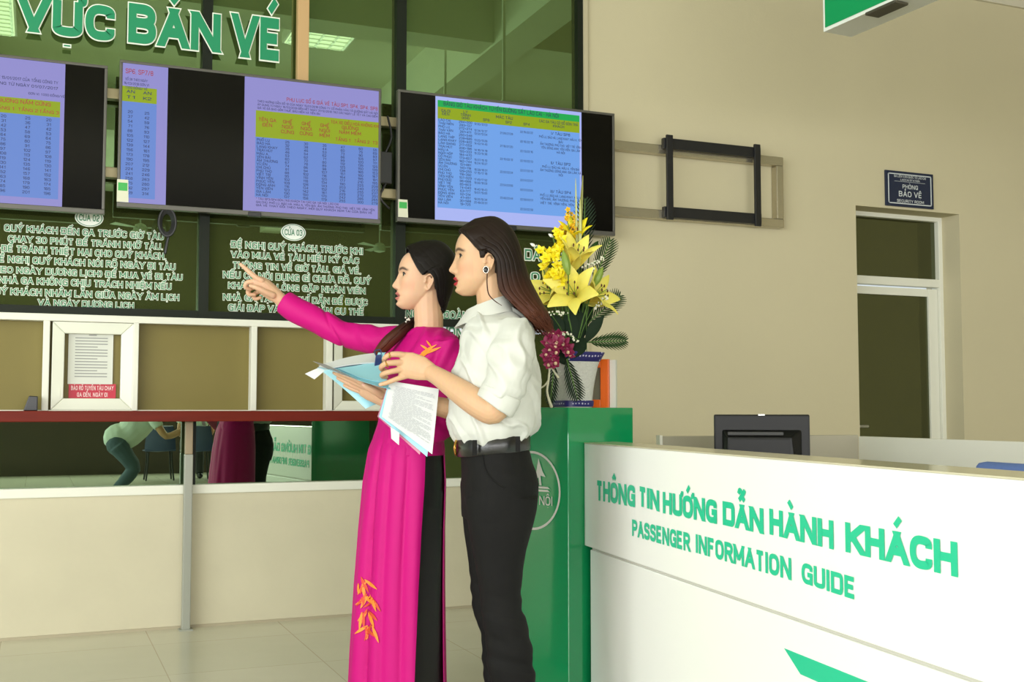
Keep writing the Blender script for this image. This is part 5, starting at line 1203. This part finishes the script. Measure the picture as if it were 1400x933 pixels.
c = MB(); lofted(c, [RG(596.5, 624.5, 724.5, .150, tilt=.1), RG(598, 623.5, 725, .153, tilt=.1), RG(618, 624, 725.5, .157, tilt=.1), RG(619.5, 625, 725, .154, tilt=.1)])
belt = c.build('belt', M_BELT, W.root, smooth=True, angle=50)
for px in (649, 708):
    bp_ = [W.P(px, 600+(672-px)*.085, -.163), W.P(px, 610+(672-px)*.085, -.166), W.P(px, 621+(672-px)*.085, -.166)]
    c = MB(); G = [[p+Vector((-.007, 0, 0)), p+Vector((.007, 0, 0))] for p in bp_]; c.sheet(G, -.004); c.build('belt_loop', M_TROU, belt)
c = MB(); bc = W.P(622.5, 612.5, -.035)
c.tube([bc+Vector((.003*abs(math.sin(a)), .028*math.cos(a), .022*math.sin(a))) for a in [k*math.pi/8 for k in range(17)]], .0042, 8, False, 2)
c.tube([bc+Vector((-.002, -.006, 0)), bc+Vector((.002, -.04, .0))], .004, 8); c.build('buckle', M_GOLD_, belt, smooth=True)
for sd in (-1, 1):
    c = MB(); s0 = [(706, 992, .028), (690, 993, .034), (672, 996, .036), (655, 999, .034), (645, 1001.5, .020)]
    for_r = []
    for px, py, r in s0:
        q = W.P(px, py, .076*sd); for_r.append([Vector((q.x, q.y+r*math.cos(2*math.pi*k/16), max(.001, q.z-.006+(.030 if px > 660 else .018)*math.sin(2*math.pi*k/16)))) for k in range(16)])
    c.loft(for_r); c.build('shoe', M_BELT, W.root, smooth=True)
# rings and earring
def band(px, py, dv, ax, r, name, parent):
    c = MB(); q = W.P(px, py, dv); ax = Vector(ax).normalized(); o = ax.cross(Vector((0, 1, 0))).normalized(); p_ = ax.cross(o)
    c.tube([q+o*(r*math.cos(a))+p_*(r*math.sin(a)) for a in [k*math.pi/8 for k in range(17)]], .0019, 6, False, 1); c.ball(q+p_*-r*(1 if p_.y > 0 else -1)*1.05, .0032, 8, 5); return c.build(name, M_GOLD_, parent, smooth=True)
band(533, 486, -.106, (-1, 0, -.15), .0098, 'finger_ring', bodyW); band(529, 498.5, -.112, (-1, 0, -.35), .0098, 'finger_ring', bodyW)
c = MB(); eq = HW_.g(-.006, -.068, .070)
if (HW_.g(0, 1, 0)-HW_.g(0, -1, 0)).y < 0: eq = HW_.g(-.006, .0705, .068)
c.ball(eq, (.0075, .005, .0095), 14, 8); er = c.build('earring', mat('earring_dark', (44, 44, 46), .2, .3), W.root, smooth=True)
c = MB(); c.tube([eq+Vector((.008*math.cos(a), -.001, .0102*math.sin(a))) for a in [k*math.pi/10 for k in range(21)]], .0013, 6, False, 1); c.build('earring_setting', mat('silver', (210, 205, 195), .25, .9), er, smooth=True)
# hair
near = 1 if (HW_.g(0, 1, 0)-HW_.g(0, -1, 0)).y < 0 else -1
M_HAIR_A = hair_material('red_brown_hair', (31, 20, 16), (84, 44, 28), 1.44, 1.26)
X = HW_.px2
fr = [X(*p) for p in ((628.5, 317), (640, 332), (652, 346), (665, 349), (675, 360), (677, 385), (681, 403), (697, 420), (716, 436), (731, 447))]
bk_ = [X(*p) for p in ((650, 302), (676, 299), (696, 313), (706, 333), (714, 360), (722, 385), (731, 403), (739, 418), (747, 432), (745, 446))]
capA = [X(629.5, 320), X(642, 335.6), X(653, 348), X(654.5, 357), X(664, 357), (-.012, .12), (-.028, .11), (-.032, .08), (-.032, .03), (-.03, -.1), (-.3, -.1), (-.3, .4), (.2, .4), (.12, .22)]
h = MB()
pos = HW_.hair_sheet(fr, bk_, [.012, .058, .078, .083, .084, .088, .092, .094, .09, .07], seed=3, ridge=.0012, th=.010, mb=h, rag=.10)
hairW = h.build('hair', M_HAIR_A, W.root, smooth=True, angle=180)
HW_.cap('hair_roots', M_HAIR_A, hairW, capA, .007)
def locks(pos, head, n, seed, r, k0=.02, k1=1.0, lift=.001, tr=(-1, 1)):
    mb = MB(); rn = random.Random(seed)
    for i in range(n):
        t = rn.uniform(*tr); ks = k0+rn.random()*.2; ke = k1*(1-rn.random()*.14); dt = rn.uniform(-.05, .05); pts = []
        for j in range(12):
            f = j/11; pts.append(head.g(*pos(ks+(ke-ks)*f, max(-1, min(1, t+dt*math.sin(f*3))), lift+rn.uniform(-.0008, .0008))))
        rr_ = r*rn.uniform(.6, 1.3); mb.tube(pts, [rr_*.3]+[rr_]*9+[rr_*.7, rr_*.15], 5, True, 1)
    return mb
locks(pos, HW_, 420, 5, .0011).build('hair_locks', M_HAIR_A, hairW, smooth=True, angle=180)
h = MB(); rn = random.Random(21)
for i in range(170):
    t = rn.uniform(-1, 1); k0 = rn.uniform(.62, .8); dx, dy = rn.uniform(-.012, .012), rn.uniform(-.01, .01); pts = []
    for j in range(8):
        f = j/7; k = k0+(1.0-k0)*f; q = HW_.g(*pos(min(k, 1), t, .001+.004*f*rn.random())); pts.append(q+Vector((dx*f*f+(.02*f*f), dy*f*f, -.022*f*f*rn.random()-.008*f*f)))
    h.tube(pts, [.0009]+[.0013]*5+[.0009, .0003], 5, True, 1)
h.build('hair_ends', M_HAIR_A, hairW, smooth=True, angle=180)
c = MB(); c.tube([W.P(666, 375, -.10), W.P(666, 390, -.105), W.P(668.5, 403, -.110), W.P(677, 412, -.115), W.P(686, 418, -.117)], [.0016, .0018, .0018, .0016, .0008], 6, True, 4); c.build('loose_strand', M_HAIR_A, hairW, smooth=True)

# ------------------------------------------------------------------ woman in the pink dress, pointing
M_PINK = mat('magenta_silk', (190, 2, 116), .6, spec=.25, bump=.03, bscale=300, var=.03); M_PANT = mat('black_silk', (20, 18, 18), .55, var=.15, scale=30); M_ORG = mat('embroidery_orange', (236, 140, 44), .6, var=.15, scale=80); M_ORD = mat('embroidery_red', (206, 70, 40), .6)
K = Figure('person', 'woman in long magenta dress over black trousers pointing with her arm stretched out', 560, 3.86)
YW = math.radians(30)
HK = Head(K, 574, 424, 1.0, math.radians(12), math.radians(4), {'nose': .90, 'eyex': .0572, 'gaze': .1, 'gap': 1.5})
b = MB(); HK.add_to(b)
tb(b, K, [(585, 405, 0, .048), (585, 420, 0, .048), (586, 436, 0, .0495), (586, 448, 0, .050), (583, 480, 0, .062), (566, 560, 0, .075), (556, 640, 0, .085)])
for sd in (-1, 1):
    o = lambda k: (k*.5*sd/3.86*1550, -k*.866*sd)
    dx, dv = o(.075); tb(b, K, [(556+dx, 640, dv, .055), (552+dx, 800, dv, .042), (550+dx, 955, dv, .03)], 12); tb(b, K, [(550+dx, 955, dv, .03), (540+dx, 960, dv-.03, .024), (524+dx, 965, dv-.06, .018)], 10)
tb(b, K, [(560, 478, .09, .038), (516, 466, .19, .036), (462, 455, .25, .036), (424, 435, .285, .034), (398, 419, .30, .028), (384, 411, .305, .024)], 18)
def ring3(fig, px, py, dv, ax, hu, hv, n=16):
    c = fig.P(px, py, dv); ax = Vector(ax).normalized(); o = Vector((0, 1, 0)); o = (o-ax*o.dot(ax)).normalized()
    return [c+ax*(hu*math.cos(2*math.pi*k/n))+o*(hv*math.sin(2*math.pi*k/n)) for k in range(n)]
ax = (.55, 0, .84)
b.loft([ring3(K, 390, 414, .302, ax, .023, .022), ring3(K, 382, 408, .302, ax, .024, .025), ring3(K, 372, 400.5, .300, ax, .029, .031), ring3(K, 362, 392.5, .297, ax, .031, .034), ring3(K, 353, 386, .294, ax, .026, .033), ring3(K, 349, 383.5, .292, ax, .018, .028)])
FK = [[(358, 384, .270, .0105), (351, 380.5, .266, .0105), (343, 374, .262, .0092), (335.5, 367, .260, .0082), (328.8, 361.5, .258, .0062)],
      [(357, 388, .285, .0100), (348, 385.5, .274, .0096), (338, 386.5, .270, .0090), (335.5, 392.5, .274, .0084), (342, 396, .286, .0076)],
      [(359, 393, .302, .0095), (349, 392.5, .296, .0094), (340, 396.5, .292, .0088), (340, 402.5, .296, .0082), (348, 403, .304, .0072)],
      [(362, 398, .318, .0090), (353, 399, .316, .0088), (346.5, 404, .312, .0080), (349, 409, .316, .0074), (356, 407, .322, .0066)],
      [(373, 404, .272, .0125), (364, 400, .258, .0115), (355, 395.5, .246, .0098), (348, 392.5, .242, .0090), (342.5, 391, .244, .0070)]]
for f in FK: tb(b, K, f, 12)
tb(b, K, [(600, 490, -.08, .040), (608, 530, -.120, .042), (598, 587, -.125, .038), (580, 578, -.155, .036), (556, 564, -.195, .030), (537, 553, -.225, .024)], 16)
ax = (.45, -.6, .75)
b.loft([ring3(K, 540, 555, -.225, ax, .023, .020), ring3(K, 531, 549, -.228, ax, .026, .020), ring3(K, 520, 542, -.23, ax, .034, .018), ring3(K, 507, 535, -.23, ax, .038, .016), ring3(K, 498, 530, -.228, ax, .036, .013), ring3(K, 494, 528, -.227, ax, .028, .008)])
for f in [[(503, 527, -.255, .0098), (490, 521, -.258, .0094), (477, 515, -.258, .0084), (463, 510, -.252, .0064)], [(501, 530, -.238, .0100), (487, 524, -.243, .0096), (472, 517, -.243, .0086), (457, 510, -.236, .0064)],
          [(501, 534, -.222, .0096), (487, 529, -.226, .0092), (474, 523, -.226, .0082), (462, 517, -.22, .0062)], [(503, 538, -.205, .0090), (491, 535, -.208, .0084), (480, 531, -.208, .0075), (471, 527, -.204, .0058)],
          [(522, 541, -.250, .0130), (512, 535, -.268, .0118), (503, 530, -.276, .0102), (497, 526.5, -.278, .0078)]]: tb(b, K, f, 12)
me = vox(b, .0023, 2, .5)
HK.complexion(me, (216, 174, 142), (190, 112, 104), [(K.P(329.5, 361, .255), .005, (240, 180, 165), .5), (K.P(497, 526, -.286), .006, (240, 185, 170), .5)])
bodyK = finish(me, 'body', M_SKIN_B, K.root)
HK.eyes(bodyK)
# dress: bodice with sleeves
RF = lambda px, py, a, bb, sh=0.0, p=2.2: K.ringf(px, py, a, bb, YW, 0, shift=sh, p=p)
c = MB()
lofted(c, [RF(586.5, 449, .052, .058), RF(586, 452, .058, .085), RF(585.5, 457, .066, .118), RF(585, 464, .078, .148), RF(583.5, 474, .09, .165), RF(581, 490, .104, .168, .006), RF(578, 508, .116, .160, .012), RF(573.5, 525, .112, .150, .010), RF(567.5, 545, .099, .138), RF(563.5, 562, .095, .134), RF(560, 582, .100, .142), RF(557, 604, .110, .155), RF(556, 622, .115, .162)])
P, R = K.path([(558, 467, .115, .058), (538, 467, .15, .054), (510, 465, .19, .050), (480, 459, .23, .047), (458, 452, .252, .046), (430, 438, .275, .045), (405, 424, .292, .0445), (388.5, 413.5, .30, .044)]); c.tube(P, R, 26, False, 4)
P, R = K.path([(609, 470, -.105, .060), (612, 500, -.115, .056), (610, 545, -.120, .052), (602, 580, -.125, .050), (591, 586, -.14, .050), (575, 576, -.165, .047), (562, 568, -.185, .045)]); c.tube(P, R, 24, False, 4)
me = vox(c, .0042, 5)
def pink_wrinkles(P):
    u, v, w = P.T; d = .0022*vnoise(np.stack([u*10, v*10, w*8], 1), 2)
    arm = np.clip((-u-.09)/.06, 0, 1)*np.clip((w-1.1)/.05, 0, 1); d += .0075*arm*vnoise(np.stack([u*24+w*16, v*6, w*12], 1), 3); d -= .006*np.exp(-((u+.285+(w-1.27)*.55)/.006)**2)*np.clip((w-1.1)/.05, 0, 1)
    r = 1-np.abs(vnoise(np.stack([u*12+w*7, v*12, w*6], 1), 9)); d += .003*np.clip(r-.75, 0, 1)/.25
    sh = np.clip((u+.02)/.05, 0, 1)*np.clip((w-1.08)/.05, 0, 1); d += .0035*sh*np.sin((u*.7-w*.35)*170)*np.clip((-v-.05)/.05, 0, 1)
    return d
displace(me, pink_wrinkles)
dress = finish(me, 'dress', M_PINK, K.root)
# long front and back panels, split at the sides
FPX_ = lambda py: float(np.interp(py, [574, 620, 660, 720, 800, 890, 970], [561, 555, 552.5, 549, 546, 544, 543]))
FA = lambda py: float(np.interp(py, [572, 612, 660, 720, 800, 890, 970], [.088, .117, .130, .136, .144, .152, .158])); FB = lambda py: float(np.interp(py, [572, 612, 660, 720, 800, 890, 970], [.126, .162, .176, .178, .180, .184, .188]))
fd, ld = Vector((-math.cos(YW), -math.sin(YW), 0)), Vector((math.sin(YW), -math.cos(YW), 0))
CREASE = {'front_panel': ((-.30, .07, .06), (.22, .05, .10), (.62, .08, .07), (1.05, .06, .06), (-.75, .10, .05))}
def panel(b0, b1, grow, name, folds, seed, T=70, N=60, y0=574, y1=966):
    c = MB(); G = []; rn = random.Random(seed); ph = [rn.uniform(0, 6.28) for _ in range(4)]
    for i in range(N):
        f = i/(N-1); py = y0+(y1-y0)*f; o = K.P(FPX_(py), py, 0); row = []
        for j in range(T):
            be = b0(f)+(b1(f)-b0(f))*j/(T-1); am = folds*min(1, max(0, f-.06)*2.4)*(.6+.4*f)
            r = 1+am*(math.sin(be*9+ph[0]+f*.6)*.5+math.sin(be*15+ph[1]-f*.8)*.3+math.sin(be*4+ph[2])*.5)
            for bc, wd, am_ in CREASE.get(name, ()): r -= am_*math.exp(-((be-bc-.10*f)/wd)**2)*min(1, f*6)*(1-.55*f)
            row.append(o+fd*(FA(py)*grow*r*math.cos(be))+ld*(FB(py)*grow*r*math.sin(be)))
        G.append(row)
    c.sheet(G, .0025); return c.build(name, M_PINK, dress, smooth=True, angle=80)
R_ = math.radians
front = panel(lambda f: R_(-100), lambda f: R_(88-10*f), 1.0, 'front_panel', .075, 4)
panel(lambda f: R_(136-4*f), lambda f: R_(262), 1.0, 'back_panel', .02, 8)
# trousers
c = MB()
rr_ = lambda px, py, a, bb: K.ringf(px, py, a, bb, YW, 0)
lofted(c, [rr_(558, 590, .098, .138), rr_(556, 620, .108, .152), rr_(554, 650, .116, .160), rr_(552, 690, .118, .158)])
for sd in (-1, 1):
    rg_ = []
    for py in (670, 720, 780, 840, 900, 968):
        q = K.P(FPX_(py), py, 0)+ld*(.082*sd); a = .098+.012*(py-670)/300
        rg_.append([q+fd*(a*math.cos(t)*(1+.05*math.sin(5*t+sd)))+ld*(.078*math.sin(t)*(1+.05*math.sin(5*t+sd))) for t in [k*math.pi/20 for k in range(40)]])
    c.loft(rg_)
me = vox(c, .005, 3); displace(me, lambda P: .003*vnoise(np.stack([P[:, 0]*22, P[:, 1]*22, P[:, 2]*2.5], 1), 6)); finish(me, 'trousers', M_PANT, K.root)
for sd in (-1, 1):
    c = MB(); o = K.P(548, 962, 0)+ld*(.078*sd); rg_ = []
    for s_, r, h in ((-.06, .026, .05), (-.02, .033, .055), (.05, .036, .045), (.11, .036, .03), (.15, .02, .02)):
        q = o+fd*s_; rg_.append([Vector((q.x, q.y, 0))+ld*(r*math.cos(t))+Vector((0, 0, max(.001, h*.5+h*.5*math.sin(t)))) for t in [k*math.pi/8 for k in range(16)]])
    c.loft(rg_); c.build('shoe', mat('beige_leather', (190, 160, 120), .4), K.root, smooth=True)
# embroidery: bamboo sprigs laid on the cloth
def sprig(tree, leaves, name, parent, m):
    c = MB()
    for px, py, ang, L, w in leaves:
        G = []
        for i in range(6):
            f = i/5; ww = w*max(.12, math.sin(math.pi*(f*.9+.07))); x = px+math.cos(ang)*L*f; y = py+math.sin(ang)*L*f
            row = [on_surface(tree, K, x-math.sin(ang)*ww*q, y+math.cos(ang)*ww*q, .0035) for q in (-1, 0, 1)]
            if any(r is None for r in row): G = []; break
            G.append(row)
        if G: c.sheet(G, -.0008)
    return c.build(name, m, parent)
td = surface_tree(dress); tf_ = surface_tree(front)
sprig(td, [(575, 472, .55, 15, 1.5), (583, 466, .9, 12, 1.3), (573, 486, -.35, 32, 2.2), (576, 483, -.5, 24, 1.6), (577, 489, -.75, 20, 1.4), (566, 487, -.1, 14, 1.2)], 'embroidery', dress, M_ORG)
LV = []
rn = random.Random(3)
for cx, cy, n in ((498, 806, 6), (503, 826, 7), (499, 846, 6), (504, 868, 6)):
    for k in range(n):
        a = 1.6+(k-(n-1)/2)*.34+rn.uniform(-.15, .15); LV.append((cx+rn.uniform(-5, 5), cy-12+rn.uniform(-5, 5), a, rn.uniform(17, 25), 2.2))
LV += [(494, 792, 1.2, 15, 1.6), (490, 798, 1.6, 14, 1.4), (512, 822, 2.6, 18, 1.5)]
sprig(tf_, LV[::2], 'embroidery', front, M_ORG); sprig(tf_, LV[1::2], 'embroidery', front, M_ORD)
# hair, combed back from a side parting into a tail that falls over her right shoulder
X = HK.px2; M_HAIR_B = hair_material('black_hair', (20, 15, 14), (86, 40, 24), 1.32, 1.21)
fr = [X(*p) for p in ((556, 339), (561.5, 360), (573, 379), (581, 375), (588, 383), (592, 397), (596, 410), (604, 424))]
bk_ = [X(*p) for p in ((578, 331), (600, 331), (614, 342), (621, 357), (621, 376), (617, 393), (611, 409), (606, 424))]
capB = [(.062, .198), X(558, 350), X(563, 364), X(573.5, 380), X(580, 373), (-.02, .122), (-.031, .108), X(590, 393.5), X(594.5, 410), (-.062, .01), (-.06, -.1), (-.3, -.1), (-.3, .4), (.2, .4), (.12, .24)]
h = MB(); pos = HK.hair_sheet(fr, bk_, [.018, .062, .076, .080, .078, .066, .046, .014], seed=9, ridge=.0006, th=.008, mb=h)
hairK = h.build('hair', M_HAIR_B, K.root, smooth=True, angle=180)
HK.cap('hair_roots', M_HAIR_B, hairK, capB, .006)
locks(pos, HK, 280, 8, .0009, lift=.0004).build('hair_locks', M_HAIR_B, hairK, smooth=True, angle=180)
TLP = [(604, 423, .0, .018), (594, 432, .055, .021), (576, 437, .062, .021), (561, 443, .030, .022), (548, 453, -.012, .027), (533, 466, -.02, .029), (522, 477, -.01, .025), (510, 488, .006, .010)]
P, R = K.path(TLP); c = MB(); rn = random.Random(12)
c.tube(P, [r*.8 for r in R], 12, True, 4)
for k in range(26):
    a = rn.uniform(0, 6.28); q = rn.uniform(.5, 1.0); c.tube([p+Vector((math.cos(a+i*.25)*r*q*.6, math.sin(a+i*.25)*r*q, math.cos(a+i*.25)*r*q*.8)) for i, (p, r) in enumerate(zip(P, R))], [.003]*len(P[:-1])+[.0012], 6, True, 3)
c.build('hair_tail', M_HAIR_B, hairK, smooth=True, angle=180)
c = MB(); q = K.P(558, 438, .0)
for k in range(6): c.ball(q+Vector((rn.uniform(-.008, .008), -.012, rn.uniform(-.012, .012))), .0035, 8, 5)
c.build('hair_clip', mat('pearl_white', (206, 202, 190), .3), hairK, smooth=True)

# ------------------------------------------------------------------ the open folder and its sheets, held between them
M_SKY = mat('sky_blue_plastic', (150, 206, 222), .35); M_SKYD = mat('blue_pocket', (128, 190, 208), .3); M_PAPR = mat('folder_paper', (204, 206, 206), .7, var=.02, scale=20); M_NAVY = mat('navy_clip', (28, 52, 104), .4)
M_FILM = clear_sheet('clear_grey_film', (206, 204, 204), .35); M_PFILM = clear_sheet('clear_pink_film', (236, 170, 196), .5)
fo_o = atdepth(520, 530, 3.55)
FO = thing('document_folder', 'open sky-blue document folder with hanging printed sheets held between the two women', 'folder', tuple(fo_o), 0)
def fp(px, py, Z): return atdepth(px, py, Z)-fo_o
def quad_sheet(name, A, B, C, D, m, n=12, sag=0.0, th=.001, lift=0.0, parent=FO, fn=None):
    """A-B upper edge, D-C lower edge, each (px, py, Z)"""
    A, B, C, D = [fp(*q) for q in (A, B, C, D)]; G = []
    for i in range(n+1):
        row = []
        for j in range(n+1):
            f, g = i/n, j/n; p = A.lerp(B, g).lerp(D.lerp(C, g), f); p = p+Vector((0, 0, -sag*4*g*(1-g)))
            if fn: p = p+fn(f, g)
            row.append(p)
        G.append(row)
    mb = MB(); mb.sheet(G, th); return mb.build(name, m, parent, smooth=True, angle=60)
bow = lambda f, g: DV*(-.006*math.sin(math.pi*g))+ZV*(.004*math.sin(math.pi*f))
quad_sheet('lower_cover', (434, 503, 3.72), (524, 512, 3.70), (514, 553, 3.68), (500, 559, 3.67), M_SKY, fn=bow)
quad_sheet('blue_pocket', (434, 503, 3.60), (516, 490, 3.66), (534, 533, 3.47), (452, 506, 3.52), M_SKYD, sag=.004)
quad_sheet('paper_sheaf', (436, 502, 3.61), (511, 484.5, 3.67), (522, 497, 3.62), (445, 506.5, 3.575), M_PAPR, sag=-.006, th=.004)
quad_sheet('blue_pocket', (462, 504, 3.57), (519, 493, 3.63), (531, 524, 3.50), (490, 516, 3.515), M_SKY, sag=.003)
quad_sheet('clear_sleeve', (428, 494.5, 3.585), (446, 499, 3.57), (489, 520, 3.474), (450, 506, 3.53), M_FILM)
quad_sheet('page_tab', (417, 511.5, 3.60), (437, 502.5, 3.60), (444, 507.5, 3.59), (430, 519, 3.59), M_PAPR, n=3)
quad_sheet('rolled_page', (515, 490, 3.62), (519, 483, 3.64), (528, 483, 3.62), (524, 492, 3.60), M_SKY, n=6, sag=-.008)
hb = lambda f, g: DV*(.006*math.sin(math.pi*g)*f)
quad_sheet('pink_film', (530, 527, 3.502), (590, 536, 3.502), (574, 622, 3.502), (516, 570, 3.502), M_PFILM, fn=hb)
quad_sheet('blue_backing', (531, 525, 3.492), (596, 536, 3.492), (584, 625, 3.492), (518, 570, 3.492), M_SKY, fn=hb)
pg_ = quad_sheet('printed_page', (533, 521, 3.482), (600, 532, 3.482), (591, 621.5, 3.482), (522, 570, 3.482), M_PAPR, fn=hb)
quad_sheet('page_tab', (534, 584, 3.474), (546, 592, 3.474), (545.5, 609, 3.474), (535, 600, 3.474), M_PAPR, n=3)
A, B, C, D = [fp(*q) for q in ((533, 521, 3.479), (600, 532, 3.479), (591, 621.5, 3.479), (522, 570, 3.479))]
mb = MB(); rn = random.Random(5)
def pq(f, g): return A.lerp(B, g).lerp(D.lerp(C, g), f)+hb(f, g)-DV*.0015
for k in range(34):
    f = .10+.82*k/34; g = .10+rn.uniform(0, .05); ge = rn.choice((.93, .93, .9, .7, .55))
    while g < ge:
        w = rn.uniform(.03, .11); e = min(ge, g+w); mb.add([pq(f, g), pq(f, e), pq(f+.009, e), pq(f+.009, g)], [(0, 1, 2, 3)]); g = e+.018
mb.build('printed_lines', mat('print_grey_blue', (172, 174, 178), .7), pg_)
q0 = fp(517, 493, 3.60); mb = MB()
mb.hexa([q0+Vector(v) for v in ((-.012, 0, -.02), (.012, 0, -.014), (.014, .012, -.014), (-.010, .012, -.02), (-.008, -.002, .016), (.010, -.002, .02), (.011, .006, .02), (-.007, .006, .016))])
mb.tube([q0+Vector((-.008, .0, .016)), q0+Vector((-.010, .004, .03)), q0+Vector((.008, .004, .034)), q0+Vector((.010, .0, .02))], .0018, 6); mb.build('binder_clip', M_NAVY, FO, bevel=.001)

# ------------------------------------------------------------------ the waiting rows at the far side of the hall, mirrored in the low glass
def floor_mirr(px, py): p = mirr(px, py, 0.0); return p
M_CHB = mat('blue_grey_plastic', (66, 80, 112), .35)
def waiting_chair(px, py, label):
    p = floor_mirr(px, py); t = thing('waiting_chair', label, 'chair', tuple(p), math.pi/2, 'blue waiting chairs')   # backs towards the glass
    G = []
    for i in range(9):
        f = i/8; z = .42+.36*f; w = .215-.05*f**2; x = .20+.06*f-.03*math.sin(f*3)
        G.append([Vector((x-.05*(q*q), w*q, z)) for q in (-1, -.6, -.2, .2, .6, 1)])
    b_ = MB(); b_.sheet(G, .012); b_.build('backrest', M_CHB, t, smooth=True)
    G = []
    for i in range(6):
        f = i/5; G.append([Vector((-.22+.42*f, .215*q, .40+.02*q*q+.02*f)) for q in (-1, -.5, 0, .5, 1)])
    b_ = MB(); b_.sheet(G, .012); b_.build('seat', M_CHB, t, smooth=True)
    for sd in (-1, 1):
        b_ = MB(); b_.tube([(.12, .16*sd, .40), (.14, .17*sd, .2), (.17, .19*sd, .012)], .012, 8); b_.build('leg', M_BEZ, t, smooth=True)
        b_ = MB(); b_.tube([(-.14, .16*sd, .40), (-.15, .17*sd, .2), (-.17, .19*sd, .012)], .012, 8); b_.build('leg', M_BEZ, t, smooth=True)
    return p
def bystander(label, loc, rz, J, shirt_rgb, pant_rgb, tagname):
    t = thing('person', label, 'person', loc, rz); b_ = MB(); V3 = Vector
    hip, chest, neck, head = V3(J['hip']), V3(J['chest']), V3(J['neck']), V3(J['head'])
    G = head_grid({}, 60)[::3]; fx = V3(J.get('face', (1, 0, 0))).normalized(); up = (head-neck).normalized(); sdv = up.cross(fx).normalized(); fx = sdv.cross(up)
    o = head-up*.10
    R3 = [[o+fx*p[0]+sdv*p[1]+up*p[2] for p in r] for r in G]; b_.loft(R3)
    b_.tube([neck-up*.05, neck, head], [.055, .05, .05], 12); b_.tube([hip, hip.lerp(chest, .5), chest, neck], [.11, .11, .11, .05], 14)
    limbs = []
    for sd in (-1, 1):
        f = lambda k: [V3((q[0], q[1]*sd, q[2])) for q in J[k]]
        b_.tube(f('leg'), [.075, .055, .05, .035, .03], 10, True, 2); b_.tube(f('arm'), [.045, .042, .036, .034, .026], 10, True, 2)
        e = f('arm')[-1]; d = (e-f('arm')[-2]).normalized()
        for q in range(4): b_.tube([e+V3((0, (q-1.5)*.018, 0)), e+d*.05+V3((0, (q-1.5)*.02, 0)), e+d*.10+V3((0, (q-1.5)*.018, -.01))], [.010, .009, .007], 6)
        b_.tube([e, e+d*.03+V3((0, -.035*sd, .01)), e+d*.06+V3((0, -.045*sd, .0))], [.011, .010, .008], 6); b_.ball(e+d*.03, (.035, .038, .018), 8, 6)
        ft = f('leg')[-1]; b_.tube([ft, ft+V3((.12, 0, -.03))], [.035, .028], 8)
    me = vox(b_, .009, 3); a_ = me.attributes.new('complexion', 'FLOAT_COLOR', 'POINT'); a_.data.foreach_set('color', np.tile(np.array(list(lin((206, 160, 124)))+[1.0]), len(me.vertices)).astype(np.float32))
    bd = finish(me, 'body', M_SKIN_A, t.original if False else t)
    s_ = MB(); s_.tube([hip+V3((0, 0, .07)), hip.lerp(chest, .4), chest, chest.lerp(neck, .6)], [.155, .15, .16, .09], 18)
    for sd in (-1, 1): q = [V3((k[0], k[1]*sd, k[2])) for k in J['arm'][:3]]; s_.tube([q[0], q[0].lerp(q[1], .6), q[1]], [.07, .062, .056], 12, False)
    me = vox(s_, .009, 3); displace(me, lambda P: .006*vnoise(P*14, 3)); finish(me, 'shirt', mat(tagname+'_shirt', shirt_rgb, .8), t)
    s_ = MB(); s_.tube([hip+V3((0, -.05, 0)), hip+V3((0, .05, 0))], [.13, .13], 12)
    for sd in (-1, 1): s_.tube([V3((k[0], k[1]*sd, k[2])) for k in J['leg']], [.105, .085, .075, .062, .058], 12, False, 2)
    me = vox(s_, .010, 3); displace(me, lambda P: .006*vnoise(P*12, 5)); finish(me, 'trousers', mat(tagname+'_trousers', pant_rgb, .8), t)
    h_ = MB(); h_.ball(o+up*.155-fx*.012, (.092, .084, .07), 16, 10); h_.ball(o+up*.11-fx*.045, (.062, .076, .075), 14, 10); me = vox(h_, .008, 3); finish(me, 'hair', M_HAIR_B, bd)
    for sd in (-1, 1):
        ft = V3((J['leg'][-1][0], J['leg'][-1][1]*sd, 0)); s_ = MB(); s_.tube([ft+V3((-.05, 0, .042)), ft+V3((.03, 0, .045)), ft+V3((.16, 0, .032))], [.042, .042, .030], 10); s_.build('shoe', M_BELT, t, smooth=True)
    return t
SIT = {'hip': (.06, 0, .57), 'chest': (.05, 0, .80), 'neck': (.06, 0, 1.02), 'head': (.09, 0, 1.16), 'leg': [(.08, .10, .55), (.24, .11, .56), (.46, .11, .53), (.48, .11, .30), (.43, .11, .07)],
       'arm': [(.05, .18, .95), (.06, .22, .82), (.08, .23, .70), (.20, .20, .65), (.32, .13, .64)]}
p2_ = waiting_chair(217, 657, 'blue plastic waiting chair mirrored in the low glass left of the grey post, empty one')
q1 = waiting_chair(268, 657, 'blue plastic waiting chair mirrored in the low glass right behind the grey post')
q2 = waiting_chair(322, 657, 'blue plastic waiting chair mirrored in the low glass, rightmost of the row')
bystander('person in pale green shirt seated on the chair mirrored behind the grey post', (q1.x, q1.y-.03, 0), -math.pi/2, SIT, (196, 214, 200), (60, 62, 60), 'pale_green')
bystander('person in white blouse seated on the rightmost chair mirrored in the low glass', (q2.x, q2.y-.03, 0), -math.pi/2, SIT, (226, 232, 224), (110, 92, 70), 'white_blouse')
LEAN = {'hip': (0, 0, .64), 'chest': (.24, 0, .90), 'neck': (.42, 0, 1.04), 'head': (.53, 0, 1.13), 'leg': [(.0, .10, .62), (.10, .11, .48), (.16, .11, .36), (.04, .11, .20), (-.05, .11, .07)],
        'arm': [(.34, .17, .95), (.42, .21, .82), (.50, .21, .72), (.62, .18, .76), (.74, .12, .82)]}
lp = floor_mirr(160, 688)
bystander('person in white shirt and jeans bending forward, mirrored in the low glass at left', (lp.x, lp.y, 0), .1, LEAN, (214, 228, 220), (70, 92, 104), 'mirrored_white')
